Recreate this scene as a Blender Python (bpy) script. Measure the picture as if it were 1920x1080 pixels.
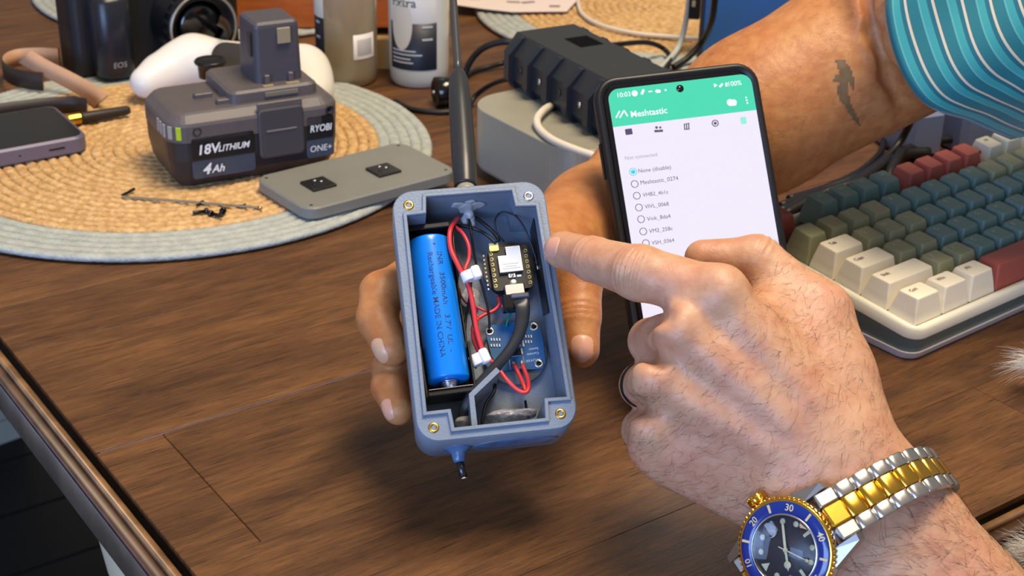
import bpy, bmesh, math, random
import numpy as np
from mathutils import Vector, Matrix, geometry

# ------------------------------------------------------------------ scene, camera, light
for o in list(bpy.data.objects):
    bpy.data.objects.remove(o, do_unlink=True)
scene = bpy.context.scene
COL = scene.collection
S = 0.01                                   # everything below is written in centimetres
random.seed(7)
rng = np.random.default_rng(11)

FPX, PITCH, ROLL, CAMH = 2800.0, math.radians(26.0), math.radians(-1.2), 38.1
_F = np.array([0, math.cos(PITCH), -math.sin(PITCH)])
_D0 = np.array([0, -math.sin(PITCH), -math.cos(PITCH)])
_R0 = np.array([1.0, 0, 0])
_R = math.cos(ROLL) * _R0 + math.sin(ROLL) * _D0
_D = -math.sin(ROLL) * _R0 + math.cos(ROLL) * _D0
CPOS = np.array([0, 0, CAMH])

cam_data = bpy.data.cameras.new('camera')
cam = bpy.data.objects.new('camera', cam_data)
COL.objects.link(cam)
M = Matrix.Identity(4)
for i in range(3):
    M[i][0], M[i][1], M[i][2], M[i][3] = _R[i], -_D[i], -_F[i], CPOS[i] * S
cam.matrix_world = M
cam_data.sensor_fit = 'HORIZONTAL'
cam_data.sensor_width = 36.0
cam_data.lens = 36.0 * FPX / 1920.0
cam_data.clip_start = 0.02
cam_data.clip_end = 20
cam_data.dof.use_dof = True
cam_data.dof.focus_distance = 0.63
cam_data.dof.aperture_fstop = 24.0
scene.camera = cam


def s2l(c):
    c = c / 255.0
    return c / 12.92 if c <= 0.04045 else ((c + 0.055) / 1.055) ** 2.4


def rgb(r, g, b):
    return (s2l(r), s2l(g), s2l(b), 1.0)


world = bpy.data.worlds.new('room_light')
scene.world = world
world.use_nodes = True
wb = world.node_tree.nodes['Background']
wb.inputs[0].default_value = rgb(212, 206, 200)
wb.inputs[1].default_value = 0.28


def area_light(name, loc, target, sx, sy, power, color):
    d = bpy.data.lights.new(name, 'AREA')
    d.shape = 'RECTANGLE'
    d.size, d.size_y = sx * S, sy * S
    d.energy = power
    d.color = color[:3]
    o = bpy.data.objects.new(name, d)
    COL.objects.link(o)
    o.location = Vector(loc) * S
    o.rotation_euler = (Vector(target) - Vector(loc)).to_track_quat('-Z', 'Y').to_euler()
    return o


# warm ceiling lamp above the table, cool daylight from a window on the camera's side
area_light('ceiling_lamp', (34, 66, 185), (8, 76, 0), 100, 60, 34.0, rgb(255, 234, 202))
area_light('window_daylight', (-70, -105, 42), (0, 70, 5), 130, 80, 23.0, rgb(160, 196, 255))

scene.view_settings.view_transform = 'Standard'
scene.view_settings.look = 'None'
scene.view_settings.gamma = 1.0
scene.view_settings.exposure = 0.55
scene.view_settings.use_curve_mapping = False

# ------------------------------------------------------------------ geometry helpers


def vray(px, py):
    return _F + (px - 960.0) / FPX * _R + (py - 540.0) / FPX * _D


def V(px, py, depth):
    """point seen at a pixel, at a distance (cm) along the view axis"""
    return CPOS + vray(px, py) * depth


def P(px, py, z=0.0):
    """point seen at a pixel on the horizontal plane z"""
    d = vray(px, py)
    return CPOS + d * ((z - CAMH) / d[2])


def PF(px, py, o, n):
    d = vray(px, py)
    return CPOS + d * (np.dot(np.asarray(o) - CPOS, n) / np.dot(d, n))


def unit(v):
    v = np.asarray(v, float)
    return v / (np.linalg.norm(v) + 1e-12)


def frame(o, x, y, z):
    m = Matrix.Identity(4)
    for i in range(3):
        m[i][0], m[i][1], m[i][2], m[i][3] = x[i], y[i], z[i], o[i]
    return m


def rotz_frame(o, deg, tilt=0.0):
    a, t = math.radians(deg), math.radians(tilt)
    x = np.array([math.cos(a), math.sin(a), 0])
    y = np.array([-math.sin(a) * math.cos(t), math.cos(a) * math.cos(t), math.sin(t)])
    return frame(o, x, y, np.cross(x, y))


def inv_pt(m, p):
    return np.array(m.inverted() @ Vector(p))


def smooth_path(pts, n=8):
    """Catmull-Rom through the points"""
    p = [np.asarray(q, float) for q in pts]
    if len(p) < 3:
        return p
    p = [2 * p[0] - p[1]] + p + [2 * p[-1] - p[-2]]
    out = []
    for i in range(1, len(p) - 2):
        a, b, c, d = p[i - 1], p[i], p[i + 1], p[i + 2]
        for k in range(n):
            t = k / n
            out.append(0.5 * ((2 * b) + (c - a) * t + (2 * a - 5 * b + 4 * c - d) * t * t + (3 * b - a - 3 * c + d) * t ** 3))
    out.append(p[-2])
    return out


def rrect(w, h, r, n=5):
    r = max(min(r, w / 2 - 1e-4, h / 2 - 1e-4), 1e-4)
    out = []
    for cx, cy, a0 in ((w / 2 - r, h / 2 - r, 0), (-w / 2 + r, h / 2 - r, 90), (-w / 2 + r, -h / 2 + r, 180), (w / 2 - r, -h / 2 + r, 270)):
        for k in range(n + 1):
            a = math.radians(a0 + 90 * k / n)
            out.append((cx + r * math.cos(a), cy + r * math.sin(a)))
    return out


class MB:
    def __init__(self):
        self.v, self.f, self.sm, self.mi = [], [], [], []

    def add(self, verts, faces, smooth=False, M=None, mi=0):
        b = len(self.v)
        for q in verts:
            if M is not None:
                q = M @ Vector(q)
            self.v.append((q[0], q[1], q[2]))
        for f in faces:
            self.f.append([b + i for i in f])
            self.sm.append(smooth)
            self.mi.append(mi)
        return self

    def loft(self, rings, smooth=True, cap0=True, cap1=True, closed=True, M=None, mi=0, capmi=None):
        n = len(rings[0])
        vs = [p for r in rings for p in r]
        fs = []
        for i in range(len(rings) - 1):
            for j in range(n if closed else n - 1):
                k = (j + 1) % n
                fs.append([i * n + j, i * n + k, (i + 1) * n + k, (i + 1) * n + j])
        self.add(vs, fs, smooth, M, mi)
        b = len(self.v) - len(vs)
        cm = mi if capmi is None else capmi
        if cap0:
            self.f.append([b + j for j in range(n)][::-1]); self.sm.append(False); self.mi.append(cm)
        if cap1:
            self.f.append([b + (len(rings) - 1) * n + j for j in range(n)]); self.sm.append(False); self.mi.append(cm)
        return self

    def rr(self, w, h, r, levels, cx=0, cy=0, n=5, smooth=False, M=None, mi=0):
        """stack of rounded rectangles: levels = [(z, inset), ...] from bottom to top"""
        rings = []
        for z, ins in levels:
            rings.append([(cx + x, cy + y, z) for x, y in rrect(w - 2 * ins, h - 2 * ins, r - ins, n)])
        return self.loft(rings, smooth, True, True, True, M, mi)

    def box(self, x0, x1, y0, y1, z0, z1, b=0.0, M=None, mi=0):
        if b <= 0:
            vs = [(x, y, z) for z in (z0, z1) for y in (y0, y1) for x in (x0, x1)]
            return self.add(vs, [[0, 2, 3, 1], [4, 5, 7, 6], [0, 1, 5, 4], [2, 6, 7, 3], [0, 4, 6, 2], [1, 3, 7, 5]], False, M, mi)
        return self.rr(x1 - x0, y1 - y0, b * 1.2, [(z0, b), (z0 + b, 0), (z1 - b, 0), (z1, b)], (x0 + x1) / 2, (y0 + y1) / 2, 2, False, M, mi)

    def lathe(self, prof, n=32, M=None, smooth=True, mi=0, cap=True):
        rings = [[(r * math.cos(2 * math.pi * j / n), r * math.sin(2 * math.pi * j / n), z) for j in range(n)] for r, z in prof]
        return self.loft(rings, smooth, cap and prof[0][0] > 1e-5, cap and prof[-1][0] > 1e-5, True, M, mi)

    def tube(self, pts, r, n=8, smooth=True, M=None, mi=0, flat=None, up=None, cap=True):
        pts = [np.asarray(p, float) for p in pts]
        rs = r if hasattr(r, '__len__') else [r] * len(pts)
        rings = []
        t0 = unit(pts[1] - pts[0])
        nrm = np.asarray(up, float) if up is not None else (np.array([0, 0, 1.0]) if abs(t0[2]) < 0.9 else np.array([1.0, 0, 0]))
        nrm = unit(nrm - t0 * np.dot(nrm, t0))
        for i, p in enumerate(pts):
            t = unit(pts[min(i + 1, len(pts) - 1)] - pts[max(i - 1, 0)])
            nrm = unit(nrm - t * np.dot(nrm, t))
            bn = np.cross(t, nrm)
            fl = flat or 1.0
            rings.append([p + rs[i] * (math.cos(2 * math.pi * j / n) * bn + fl * math.sin(2 * math.pi * j / n) * nrm) for j in range(n)])
        return self.loft(rings, smooth, cap, cap, True, M, mi)

    def poly(self, pts, z0, z1, M=None, mi=0):
        n = len(pts)
        self.loft([[(x, y, z0) for x, y in pts], [(x, y, z1) for x, y in pts]], False, True, True, True, M, mi)
        return self

    def build(self, name, mat, parent=None, origin=None, mats=None):
        me = bpy.data.meshes.new(name)
        o = np.zeros(3) if origin is None else np.asarray(origin, float)
        va = (np.asarray(self.v, float).reshape(-1, 3) - o) * S
        me.from_pydata(va.tolist(), [], self.f)
        me.polygons.foreach_set('use_smooth', self.sm)
        for m in (mats or [mat]):
            me.materials.append(m)
        if mats:
            me.polygons.foreach_set('material_index', self.mi)
        me.update()
        bm = bmesh.new(); bm.from_mesh(me)
        bmesh.ops.recalc_face_normals(bm, faces=bm.faces)
        bm.to_mesh(me); bm.free()
        ob = bpy.data.objects.new(name, me)
        COL.objects.link(ob)
        ob.location = o * S
        if parent is not None:
            ob.parent = parent
        return ob


def tag(o, label, cat=None, group=None, kind=None):
    if label:
        o['label'] = label
    if cat:
        o['category'] = cat
    if group:
        o['group'] = group
    if kind:
        o['kind'] = kind
    return o


def thing(name, label, cat, M=None, group=None):
    o = bpy.data.objects.new(name, None)
    COL.objects.link(o)
    o.empty_display_size = 0.02
    if M is not None:
        m = M.copy()
        m.translation = m.translation * S
        o.matrix_world = m
    return tag(o, label, cat, group)


_tcache = {}


def text_mesh(txt, size, shear=0.0, bold=0.0, align='CENTER'):
    key = (txt, size, shear, bold, align)
    if key in _tcache:
        return _tcache[key]
    cu = bpy.data.curves.new('t', 'FONT')
    cu.body = txt; cu.size = size; cu.shear = shear; cu.offset = bold * size
    cu.align_x = align; cu.align_y = 'CENTER'; cu.resolution_u = 3
    ob = bpy.data.objects.new('t', cu)
    COL.objects.link(ob)
    bpy.context.view_layer.update()
    me = ob.to_mesh()
    vs = [tuple(v.co) for v in me.vertices]
    fs = [list(p.vertices) for p in me.polygons]
    ob.to_mesh_clear()
    bpy.data.objects.remove(ob, do_unlink=True)
    bpy.data.curves.remove(cu)
    _tcache[key] = (vs, fs)
    return vs, fs


# ------------------------------------------------------------------ materials
_mats = {}


def mat(name, col, rough=0.5, metal=0.0, var=0.0, vscale=40.0, bump=0.0, bscale=400.0, stretch=None, coat=0.0, emit=0.0,
        trans=0.0, alpha=1.0, sss=0.0, col2=None, spec=0.5, ior=1.45):
    if name in _mats:
        return _mats[name]
    m = bpy.data.materials.new(name)
    m.use_nodes = True
    nt = m.node_tree
    N, L = nt.nodes, nt.links
    b = N['Principled BSDF']
    c = rgb(*col)
    b.inputs['Base Color'].default_value = c
    b.inputs['Roughness'].default_value = rough
    b.inputs['Metallic'].default_value = metal
    b.inputs['Specular IOR Level'].default_value = spec
    b.inputs['IOR'].default_value = ior
    b.inputs['Coat Weight'].default_value = coat
    b.inputs['Coat Roughness'].default_value = 0.15
    b.inputs['Transmission Weight'].default_value = trans
    b.inputs['Alpha'].default_value = alpha
    if sss:
        b.inputs['Subsurface Weight'].default_value = sss
        b.inputs['Subsurface Radius'].default_value = (1.0, 0.35, 0.18)
        b.inputs['Subsurface Scale'].default_value = 0.003
    if emit:
        b.inputs['Emission Color'].default_value = c
        b.inputs['Emission Strength'].default_value = emit
    tc = N.new('ShaderNodeTexCoord')
    src = tc.outputs['Object']
    if stretch:
        mp = N.new('ShaderNodeMapping')
        mp.inputs['Scale'].default_value = stretch
        L.new(src, mp.inputs['Vector'])
        src = mp.outputs['Vector']
    if var or col2:
        nz = N.new('ShaderNodeTexNoise')
        nz.inputs['Scale'].default_value = vscale
        nz.inputs['Detail'].default_value = 5
        L.new(src, nz.inputs['Vector'])
        rp = N.new('ShaderNodeValToRGB')
        c1 = tuple(x * (1 - var) for x in c[:3]) + (1,)
        c2 = rgb(*col2) if col2 else tuple(min(1, x * (1 + var)) for x in c[:3]) + (1,)
        if col2:
            c1 = c
        rp.color_ramp.elements[0].position = 0.35
        rp.color_ramp.elements[1].position = 0.65
        rp.color_ramp.elements[0].color = c1
        rp.color_ramp.elements[1].color = c2
        L.new(nz.outputs['Fac'], rp.inputs['Fac'])
        L.new(rp.outputs['Color'], b.inputs['Base Color'])
        if emit:
            L.new(rp.outputs['Color'], b.inputs['Emission Color'])
    if bump:
        n2 = N.new('ShaderNodeTexNoise')
        n2.inputs['Scale'].default_value = bscale
        n2.inputs['Detail'].default_value = 4
        L.new(src, n2.inputs['Vector'])
        bp = N.new('ShaderNodeBump')
        bp.inputs['Strength'].default_value = bump
        bp.inputs['Distance'].default_value = 0.001
        L.new(n2.outputs['Fac'], bp.inputs['Height'])
        L.new(bp.outputs['Normal'], b.inputs['Normal'])
    _mats[name] = m
    return m
# ------------------------------------------------------------------ materials of wood


def wood_mat(name, dark, mid, light, rough=0.38):
    m = bpy.data.materials.new(name)
    m.use_nodes = True
    nt = m.node_tree; N, L = nt.nodes, nt.links
    b = N['Principled BSDF']
    tc = N.new('ShaderNodeTexCoord')
    oi = N.new('ShaderNodeObjectInfo')
    ad = N.new('ShaderNodeVectorMath'); ad.operation = 'SCALE'
    cb = N.new('ShaderNodeCombineXYZ')
    for i in range(3):
        L.new(oi.outputs['Random'], cb.inputs[i])
    L.new(cb.outputs[0], ad.inputs[0]); ad.inputs['Scale'].default_value = 3.7
    av = N.new('ShaderNodeVectorMath'); av.operation = 'ADD'
    L.new(tc.outputs['Object'], av.inputs[0]); L.new(ad.outputs[0], av.inputs[1])

    def noise(sx, sy, scale, det, rgh=0.6):
        mp = N.new('ShaderNodeMapping'); mp.inputs['Scale'].default_value = (sx, sy, 1)
        L.new(av.outputs[0], mp.inputs['Vector'])
        nz = N.new('ShaderNodeTexNoise'); nz.inputs['Scale'].default_value = scale
        nz.inputs['Detail'].default_value = det; nz.inputs['Roughness'].default_value = rgh
        nz.inputs['Distortion'].default_value = 0.6
        L.new(mp.outputs[0], nz.inputs['Vector'])
        return nz.outputs['Fac']
    broad = noise(1.0, 4.0, 9, 4)
    grain = noise(1.0, 9.0, 28, 8, 0.7)
    fine = noise(1.0, 22.0, 60, 3, 0.7)

    def math_(op, a, b_):
        n = N.new('ShaderNodeMath'); n.operation = op
        for i, q in enumerate((a, b_)):
            if isinstance(q, float):
                n.inputs[i].default_value = q
            else:
                L.new(q, n.inputs[i])
        return n.outputs[0]
    mix = math_('ADD', math_('MULTIPLY', broad, 0.42), math_('ADD', math_('MULTIPLY', grain, 0.38), math_('MULTIPLY', fine, 0.20)))
    mix = math_('ADD', mix, math_('MULTIPLY', math_('SUBTRACT', oi.outputs['Random'], 0.5), 0.05))
    rp = N.new('ShaderNodeValToRGB')
    e = rp.color_ramp.elements
    e[0].position = 0.36; e[0].color = rgb(*dark)
    e[1].position = 0.66; e[1].color = rgb(*light)
    k = e.new(0.50); k.color = rgb(*mid)
    L.new(mix, rp.inputs['Fac'])
    # dark pores
    pr = N.new('ShaderNodeValToRGB')
    pr.color_ramp.elements[0].position = 0.30; pr.color_ramp.elements[0].color = (0.35, 0.33, 0.32, 1)
    pr.color_ramp.elements[1].position = 0.44; pr.color_ramp.elements[1].color = (1, 1, 1, 1)
    L.new(fine, pr.inputs['Fac'])
    mx = N.new('ShaderNodeMix'); mx.data_type = 'RGBA'; mx.blend_type = 'MULTIPLY'
    mx.inputs['Factor'].default_value = 0.85
    L.new(rp.outputs['Color'], mx.inputs['A']); L.new(pr.outputs['Color'], mx.inputs['B'])
    L.new(mx.outputs['Result'], b.inputs['Base Color'])
    b.inputs['Roughness'].default_value = rough
    b.inputs['Specular IOR Level'].default_value = 0.32
    bp = N.new('ShaderNodeBump'); bp.inputs['Strength'].default_value = 0.25; bp.inputs['Distance'].default_value = 0.0006
    L.new(fine, bp.inputs['Height']); L.new(bp.outputs['Normal'], b.inputs['Normal'])
    return m


WOOD = wood_mat('walnut_wood', (60, 37, 20), (94, 62, 35), (124, 86, 51), 0.46)
WOOD_DARK = wood_mat('dark_edge_wood', (22, 15, 11), (34, 23, 16), (52, 36, 24), 0.3)
FLOORW = wood_mat('dark_floor_wood', (12, 9, 8), (18, 13, 11), (26, 20, 16), 0.5)

# ------------------------------------------------------------------ floor and what stands on it
TA = 35.5                                     # heading of the table's long axis
FL = -75.0
fl = thing('floor', None, None, rotz_frame((0, 80, FL), TA))
fl['kind'] = 'structure'
for i in range(-9, 14):
    w = 13.0
    mb = MB(); mb.box(-160, 190, i * w + 0.1, (i + 1) * w - 0.1, -1.5, 0, 0.15)
    mb.build('plank', FLOORW, fl)

# ------------------------------------------------------------------ table
U0, V0 = 18.75, 33.2                          # corner of the table in table axes
ca, sa = math.cos(math.radians(TA)), math.sin(math.radians(TA))


def tw(u, v, z=0.0):
    return np.array([u * ca - v * sa, u * sa + v * ca, z])


TM = rotz_frame(tw(U0, V0, FL), TA)
table = thing('table', 'dark brown wooden dining table with plank top and stepped edge', 'table', TM)
TZ = -FL
ulen, vlen = 190.0, 178.0
mb = MB(); mb.box(0.05, ulen, 0.05, vlen, TZ - 2.4, TZ - 0.30)
mb.build('core_board', WOOD_DARK, table)
rows = [0.0, 7.8, 15.9, 26.5, 32.3, 38.2, 43.8]
while rows[-1] < vlen:
    rows.append(min(rows[-1] + random.choice([8.0, 10.5, 6.0]), vlen))
for i in range(len(rows) - 1):
    a, b_ = rows[i], rows[i + 1]
    u = 0.0
    first = True
    main = abs(a - 26.5) < 0.1 or abs(b_ - 26.5) < 0.1
    seam_lo = 0.06 if abs(a - 26.5) < 0.1 else 0.012
    seam_hi = 0.06 if abs(b_ - 26.5) < 0.1 else 0.012
    while u < ulen - 1:
        ln = random.uniform(45, 80)
        if first:
            ln = 3.3 if i == 2 else random.uniform(38, 60)
        first = False
        e = min(u + ln, ulen)
        mb = MB(); mb.box(u + 0.012, e - 0.012, a + seam_lo, b_ - seam_hi, TZ - 0.32, TZ, 0.04 if main else 0.016)
        c0 = np.array([(u + e) / 2, (a + b_) / 2, TZ])
        mb.build('plank', WOOD, table, origin=c0)
        u = e


MB().box(0.2, ulen, 26.45, 26.55, TZ - 0.32, TZ - 0.05, 0.02).build('seam_sheen_strip', mat('seam_sheen_violet', (104, 96, 126), 0.3, var=0.2, vscale=15), table)  # added violet strip paints the window's sheen along the seam


def edge_strip(name, prof, m, along):
    """moulding swept along the table end (along='v') or its long side ('u'); prof = [(outward, z)]"""
    mb = MB()
    if along == 'v':
        rings = [[(-d, t, TZ + z) for d, z in prof] for t in (-prof[0][0], vlen)]
        rings[0] = [(-d, -d, TZ + z) for d, z in prof]
    else:
        rings = [[(-d, -d, TZ + z) for d, z in prof], [(ulen, -d, TZ + z) for d, z in prof]]
    mb.loft(rings, True, True, True, True)
    return mb.build(name, m, table)


bead = [(0.30, -0.35)] + [(0.58 + 0.20 * math.cos(a), -0.24 + 0.17 * math.sin(a)) for a in (2.6, 2.0, 1.5, 1.0, 0.5, 0.0)] + [(0.78, -0.6), (0.3, -0.6)]
shoulder = [(0.60, -0.42), (0.80, -0.42), (1.05, -0.46), (1.25, -0.62), (1.30, -0.85), (0.6, -0.85)]
side = [(0.4, -0.80), (1.12, -0.95), (1.20, -1.2), (1.20, -2.9), (1.1, -3.05), (0.3, -3.05)]
LIP = mat('highlight_edge_wood', (120, 88, 56), 0.35, var=0.35, vscale=60)  # lighter tone paints the highlight line along the bead
SHO = mat('brown_edge_wood', (70, 46, 32), 0.4, var=0.35, vscale=60)
SIDE = mat('grey_brown_edge', (84, 72, 60), 0.4, var=0.2, vscale=40)
for al in 'vu':
    edge_strip('edge_bead', bead, LIP, al)
    edge_strip('edge_shoulder', shoulder, SHO, al)
    edge_strip('edge_side', side, SIDE, al)
# cream pedestal leg under the table end
CREAM = mat('cream_paint', (206, 196, 168), 0.5, var=0.06, vscale=20)
pp = inv_pt(TM, P(352, 985, -9))
prof = [(4.2, 0), (4.4, 2), (3.4, 5), (2.3, 12), (2.1, 25), (2.8, 40), (4.4, 50), (4.9, 54), (4.0, 58), (3.1, 61), (4.4, 64), (4.9, 68), (4.9, 72.0)]
MB().lathe(prof, 28, Matrix.Translation(Vector((pp[0], pp[1], 0)))).build('leg', CREAM, table)
for uu, vv in ((ulen - 12, 12), (12, vlen - 14), (ulen - 12, vlen - 14)):
    MB().lathe(prof, 20, Matrix.Translation(Vector((uu, vv, 0)))).build('leg', CREAM, table)

# pale cupboard on the floor, seen past the table's end
qa_, qb_ = P(0, 846, FL), P(66, 822, FL)
dq = unit(qb_ - qa_)
bm_ = rotz_frame(qb_, math.degrees(math.atan2(dq[1], dq[0])))
bxo = thing('cupboard', 'pale grey cupboard standing on the dark floor beyond the table end', 'cupboard', bm_)
PGY = mat('pale_grey', (176, 180, 172), 0.6)
MB().box(-60, 0, 0.6, 35, 4, 60, 0.3).build('carcass', PGY, bxo)
MB().box(-59, -0.8, 1.6, 34, 0, 4).build('plinth', PGY, bxo)
MB().box(-29.6, -0.4, 0, 0.58, 4.5, 59, 0.2).build('door', PGY, bxo)
MB().box(-59.6, -30.2, 0, 0.58, 4.5, 59, 0.2).build('door', PGY, bxo)
# ------------------------------------------------------------------ the grey printed enclosure held in the hand
BO = np.array([-5.4281, 60.6940, 13.0483])
BX = unit([0.98576, 0.161894, 0.045475])
_ey = np.array([0.147948, -0.706417, -0.692161])
BY = unit(-_ey - np.dot(-_ey, BX) * BX)
BZ = np.cross(BX, BY)
BW, BH, BD = 6.8, 11.395, 3.1
BM = frame(BO, BX, BY, BZ)


def BL(px, py, z=0.0):
    p = PF(px, py, BO + z * BZ, BZ) - BO
    return np.array([p @ BX, p @ BY, z])


def BLs(pts, dz=0.0):
    return [BL(p[0], p[1], (p[2] if len(p) > 2 else 0) + dz) for p in pts]


GREY = mat('grey_print_plastic', (118, 132, 150), 0.42, var=0.05, vscale=60, bump=0.15, bscale=900)
GREYIN = mat('grey_print_inside', (112, 122, 132), 0.5, var=0.05, vscale=60)
BRASS = mat('brass', (205, 170, 95), 0.28, metal=1.0)
BLACKP = mat('black_plastic', (20, 20, 22), 0.35)
BLACKG = mat('black_gloss', (12, 12, 14), 0.15, coat=0.4)
STEEL = mat('steel', (200, 200, 205), 0.25, metal=1.0)
REDW = mat('red_wire', (212, 58, 62), 0.35)
BLKW = mat('black_wire', (22, 22, 26), 0.35)
WHITEP = mat('white_plastic', (232, 230, 236), 0.4, sss=0.1)
GLUE = mat('hot_glue', (196, 202, 208), 0.15, trans=0.35, var=0.12, vscale=150, bump=0.6, bscale=250)

box = thing('project_box', 'grey printed electronics box with open front held in a hand', 'box', BM)
# outline of the opening (pixels on the rim), outer rounded rectangle
opening = [BL(*p)[:2] for p in [(799, 371), (959, 359), (966, 389), (1004, 388), (1062, 745), (1020, 748), (1022, 785), (852, 803), (845, 768), (800, 773), (763, 406), (799, 402)]]
outer = [(BW / 2 + x, -BH / 2 + y) for x, y in rrect(BW, BH, 0.95, 7)]
mb = MB()


def rim_face(mb, outer, inner, z, mi=0):
    tri = geometry.tessellate_polygon([[Vector((x, y, 0)) for x, y in outer], [Vector((x, y, 0)) for x, y in inner]])
    vs = [(x, y, z) for x, y in outer] + [(x, y, z) for x, y in inner]
    mb.add(vs, [list(t) for t in tri], False, None, mi)


def scaled(poly, d):
    """offset outline of the outer rectangle by d inwards"""
    return [(BW / 2 + x, -BH / 2 + y) for x, y in rrect(BW - 2 * d, BH - 2 * d, 0.95 - d, 7)]


rim_face(mb, scaled(outer, 0.06), opening, 0.0)
mb.loft([[(x, y, 0) for x, y in scaled(outer, 0.06)], [(x, y, -0.07) for x, y in outer], [(x, y, -BD + 0.35) for x, y in scaled(outer, 0.04)],
         [(x, y, -BD) for x, y in scaled(outer, 0.35)]], True, False, True)
mb.loft([[(x, y, 0) for x, y in opening], [(x, y, -BD + 0.25) for x, y in opening]], False, False, True)
mb.build('shell', GREY, box)


def offset_poly(poly, d):
    n = len(poly); out = []
    area = sum(poly[i][0] * poly[(i + 1) % n][1] - poly[(i + 1) % n][0] * poly[i][1] for i in range(n))
    sg = 1 if area > 0 else -1
    for i in range(n):
        a, b, c = np.array(poly[i - 1]), np.array(poly[i]), np.array(poly[(i + 1) % n])
        e1, e2 = unit(b - a), unit(c - b)
        n1, n2 = sg * np.array([e1[1], -e1[0]]), sg * np.array([e2[1], -e2[0]])
        k = (n1 + n2) / (1 + n1 @ n2)
        out.append(tuple(b + d * k))
    return out


lo = offset_poly(opening, 0.17)
mb = MB()
mb.loft([[(x, y, -0.02) for x, y in lo], [(x, y, 0.13) for x, y in offset_poly(opening, 0.165)], [(x, y, 0.15) for x, y in offset_poly(opening, 0.14)],
         [(x, y, 0.15) for x, y in offset_poly(opening, 0.03)], [(x, y, 0.12) for x, y in opening], [(x, y, -0.05) for x, y in opening]], False, False, False)
mb.build('sealing_lip', GREY, box)
# brass inserts in the corners
for i, p in enumerate([(766, 385), (991, 368), (1051, 776), (813, 802)]):
    c = BL(*p)
    t = Matrix.Translation(Vector(c))
    ins = MB().lathe([(0.10, -0.35), (0.10, 0.015), (0.13, 0.035), (0.20, 0.035), (0.235, 0.01), (0.235, -0.35)], 20, t, cap=False).build('threaded_insert', BRASS if i != 1 else STEEL, box)
    MB().lathe([(0.105, -0.30), (0.105, -0.12), (0.0, -0.12)], 14, t).build('hole', BLACKP, ins)
# partition wall near the bottom
dv = [BL(934, 693, -0.5), BL(884, 741, -0.5), BL(890, 800, -0.5)]
rings = []
for i, p in enumerate(dv):
    a, b = dv[max(i - 1, 0)], dv[min(i + 1, 2)]
    t = unit(b - a); nn = np.array([-t[1], t[0], 0]) * 0.12
    rings.append([(p[0] + nn[0], p[1] + nn[1], -BD + .26), (p[0] + nn[0], p[1] + nn[1], -0.45), (p[0] - nn[0], p[1] - nn[1], -0.45), (p[0] - nn[0], p[1] - nn[1], -BD + .26)])
MB().loft(rings, False).build('partition', GREY, box)
# glue blobs
def blob(name, c, rx, ry, rz, m, parent, seed=0, n=14, amp=0.25):
    r = random.Random(seed)
    rings = []
    ph = [r.uniform(0, 6) for _ in range(4)]
    for i in range(1, n):
        th = math.pi * i / n
        ring = []
        for j in range(2 * n):
            a = math.pi * j / n
            k = 1 + amp * (0.5 * math.sin(3 * a + ph[0] + 2 * th) + 0.3 * math.sin(5 * a + ph[1]) + 0.3 * math.sin(4 * th + ph[2] + a))
            ring.append((c[0] + rx * k * math.sin(th) * math.cos(a), c[1] + ry * k * math.sin(th) * math.sin(a), c[2] + rz * math.cos(th)))
        rings.append(ring)
    return MB().loft(rings, True).build(name, m, parent)


c = BL(877, 386, -1.25)
for k, (dx, dy, z_, rx_, ry_, rz_) in enumerate(((-0.05, 0.10, -1.35, 0.42, 0.11, 0.55), (-0.45, 0.06, -1.0, 0.34, 0.08, 0.30), (0.40, 0.07, -1.15, 0.36, 0.09, 0.34), (0.10, 0.06, -0.75, 0.26, 0.07, 0.22),
                                                 (0.05, 0.30, -1.55, 0.24, 0.26, 0.26), (0.14, 0.62, -1.65, 0.17, 0.30, 0.18), (-0.18, 0.50, -1.7, 0.15, 0.24, 0.16))):
    blob('glue_blob', (c[0] + dx, opening[0][1] - dy, z_), rx_, ry_, rz_, GLUE, box, 30 + k, amp=0.22)
c = BL(872, 795, -1.6)
blob('glue_blob', (c[0], c[1] + 0.15, -2.0), 0.38, 0.3, 0.6, mat('dusty_glue', (150, 150, 152), 0.4, var=0.2, vscale=300, bump=0.5), box, 5)
c = BL(955, 785, -1.8)
blob('glue_blob', (c[0], c[1] + 0.18, -2.1), 1.15, 0.3, 0.6, mat('smoky_glue', (146, 146, 156), 0.2, var=0.3, vscale=350, bump=1.0, bscale=400), box, 6)
c = BL(880, 560, -2.6)
blob('glue_blob', c, 0.5, 0.5, 0.18, GLUE, box, 8)
# rear window strip and pin on the outside of the bottom wall
yb = -BH
pin0 = np.array([BL(860, 850, -1.4)[0], yb + 0.05, -1.5])
MB().loft([[(pin0[0] + 0.62 * k * math.cos(a), yb + 0.08 - d, -1.5 + 0.55 * k * math.sin(a)) for a in [2 * math.pi * j / 18 for j in range(18)]]
           for k, d in ((1.25, 0.0), (0.8, 0.12), (0.5, 0.3), (0.42, 0.62), (0.3, 0.70))], True).build('gland', mat('blue_grey_glue', (74, 104, 142), 0.2, var=0.15, vscale=200, bump=0.4, bscale=250), box)
pin = MB().tube([pin0 + np.array([0, -0.5, 0]), pin0 + np.array([0.1, -1.35, 0.02])], 0.17, 14).build('probe_pin', mat('dark_steel', (70, 74, 82), 0.25, metal=0.9), box)
MB().lathe([(0.165, 0), (0.14, 0.06), (0, 0.06)], 14, Matrix.Translation(Vector(pin0 + np.array([0.1, -1.35, 0.02]))) @ Matrix.Rotation(math.pi / 2, 4, 'X')).build('pin_tip', STEEL, box)
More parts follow.
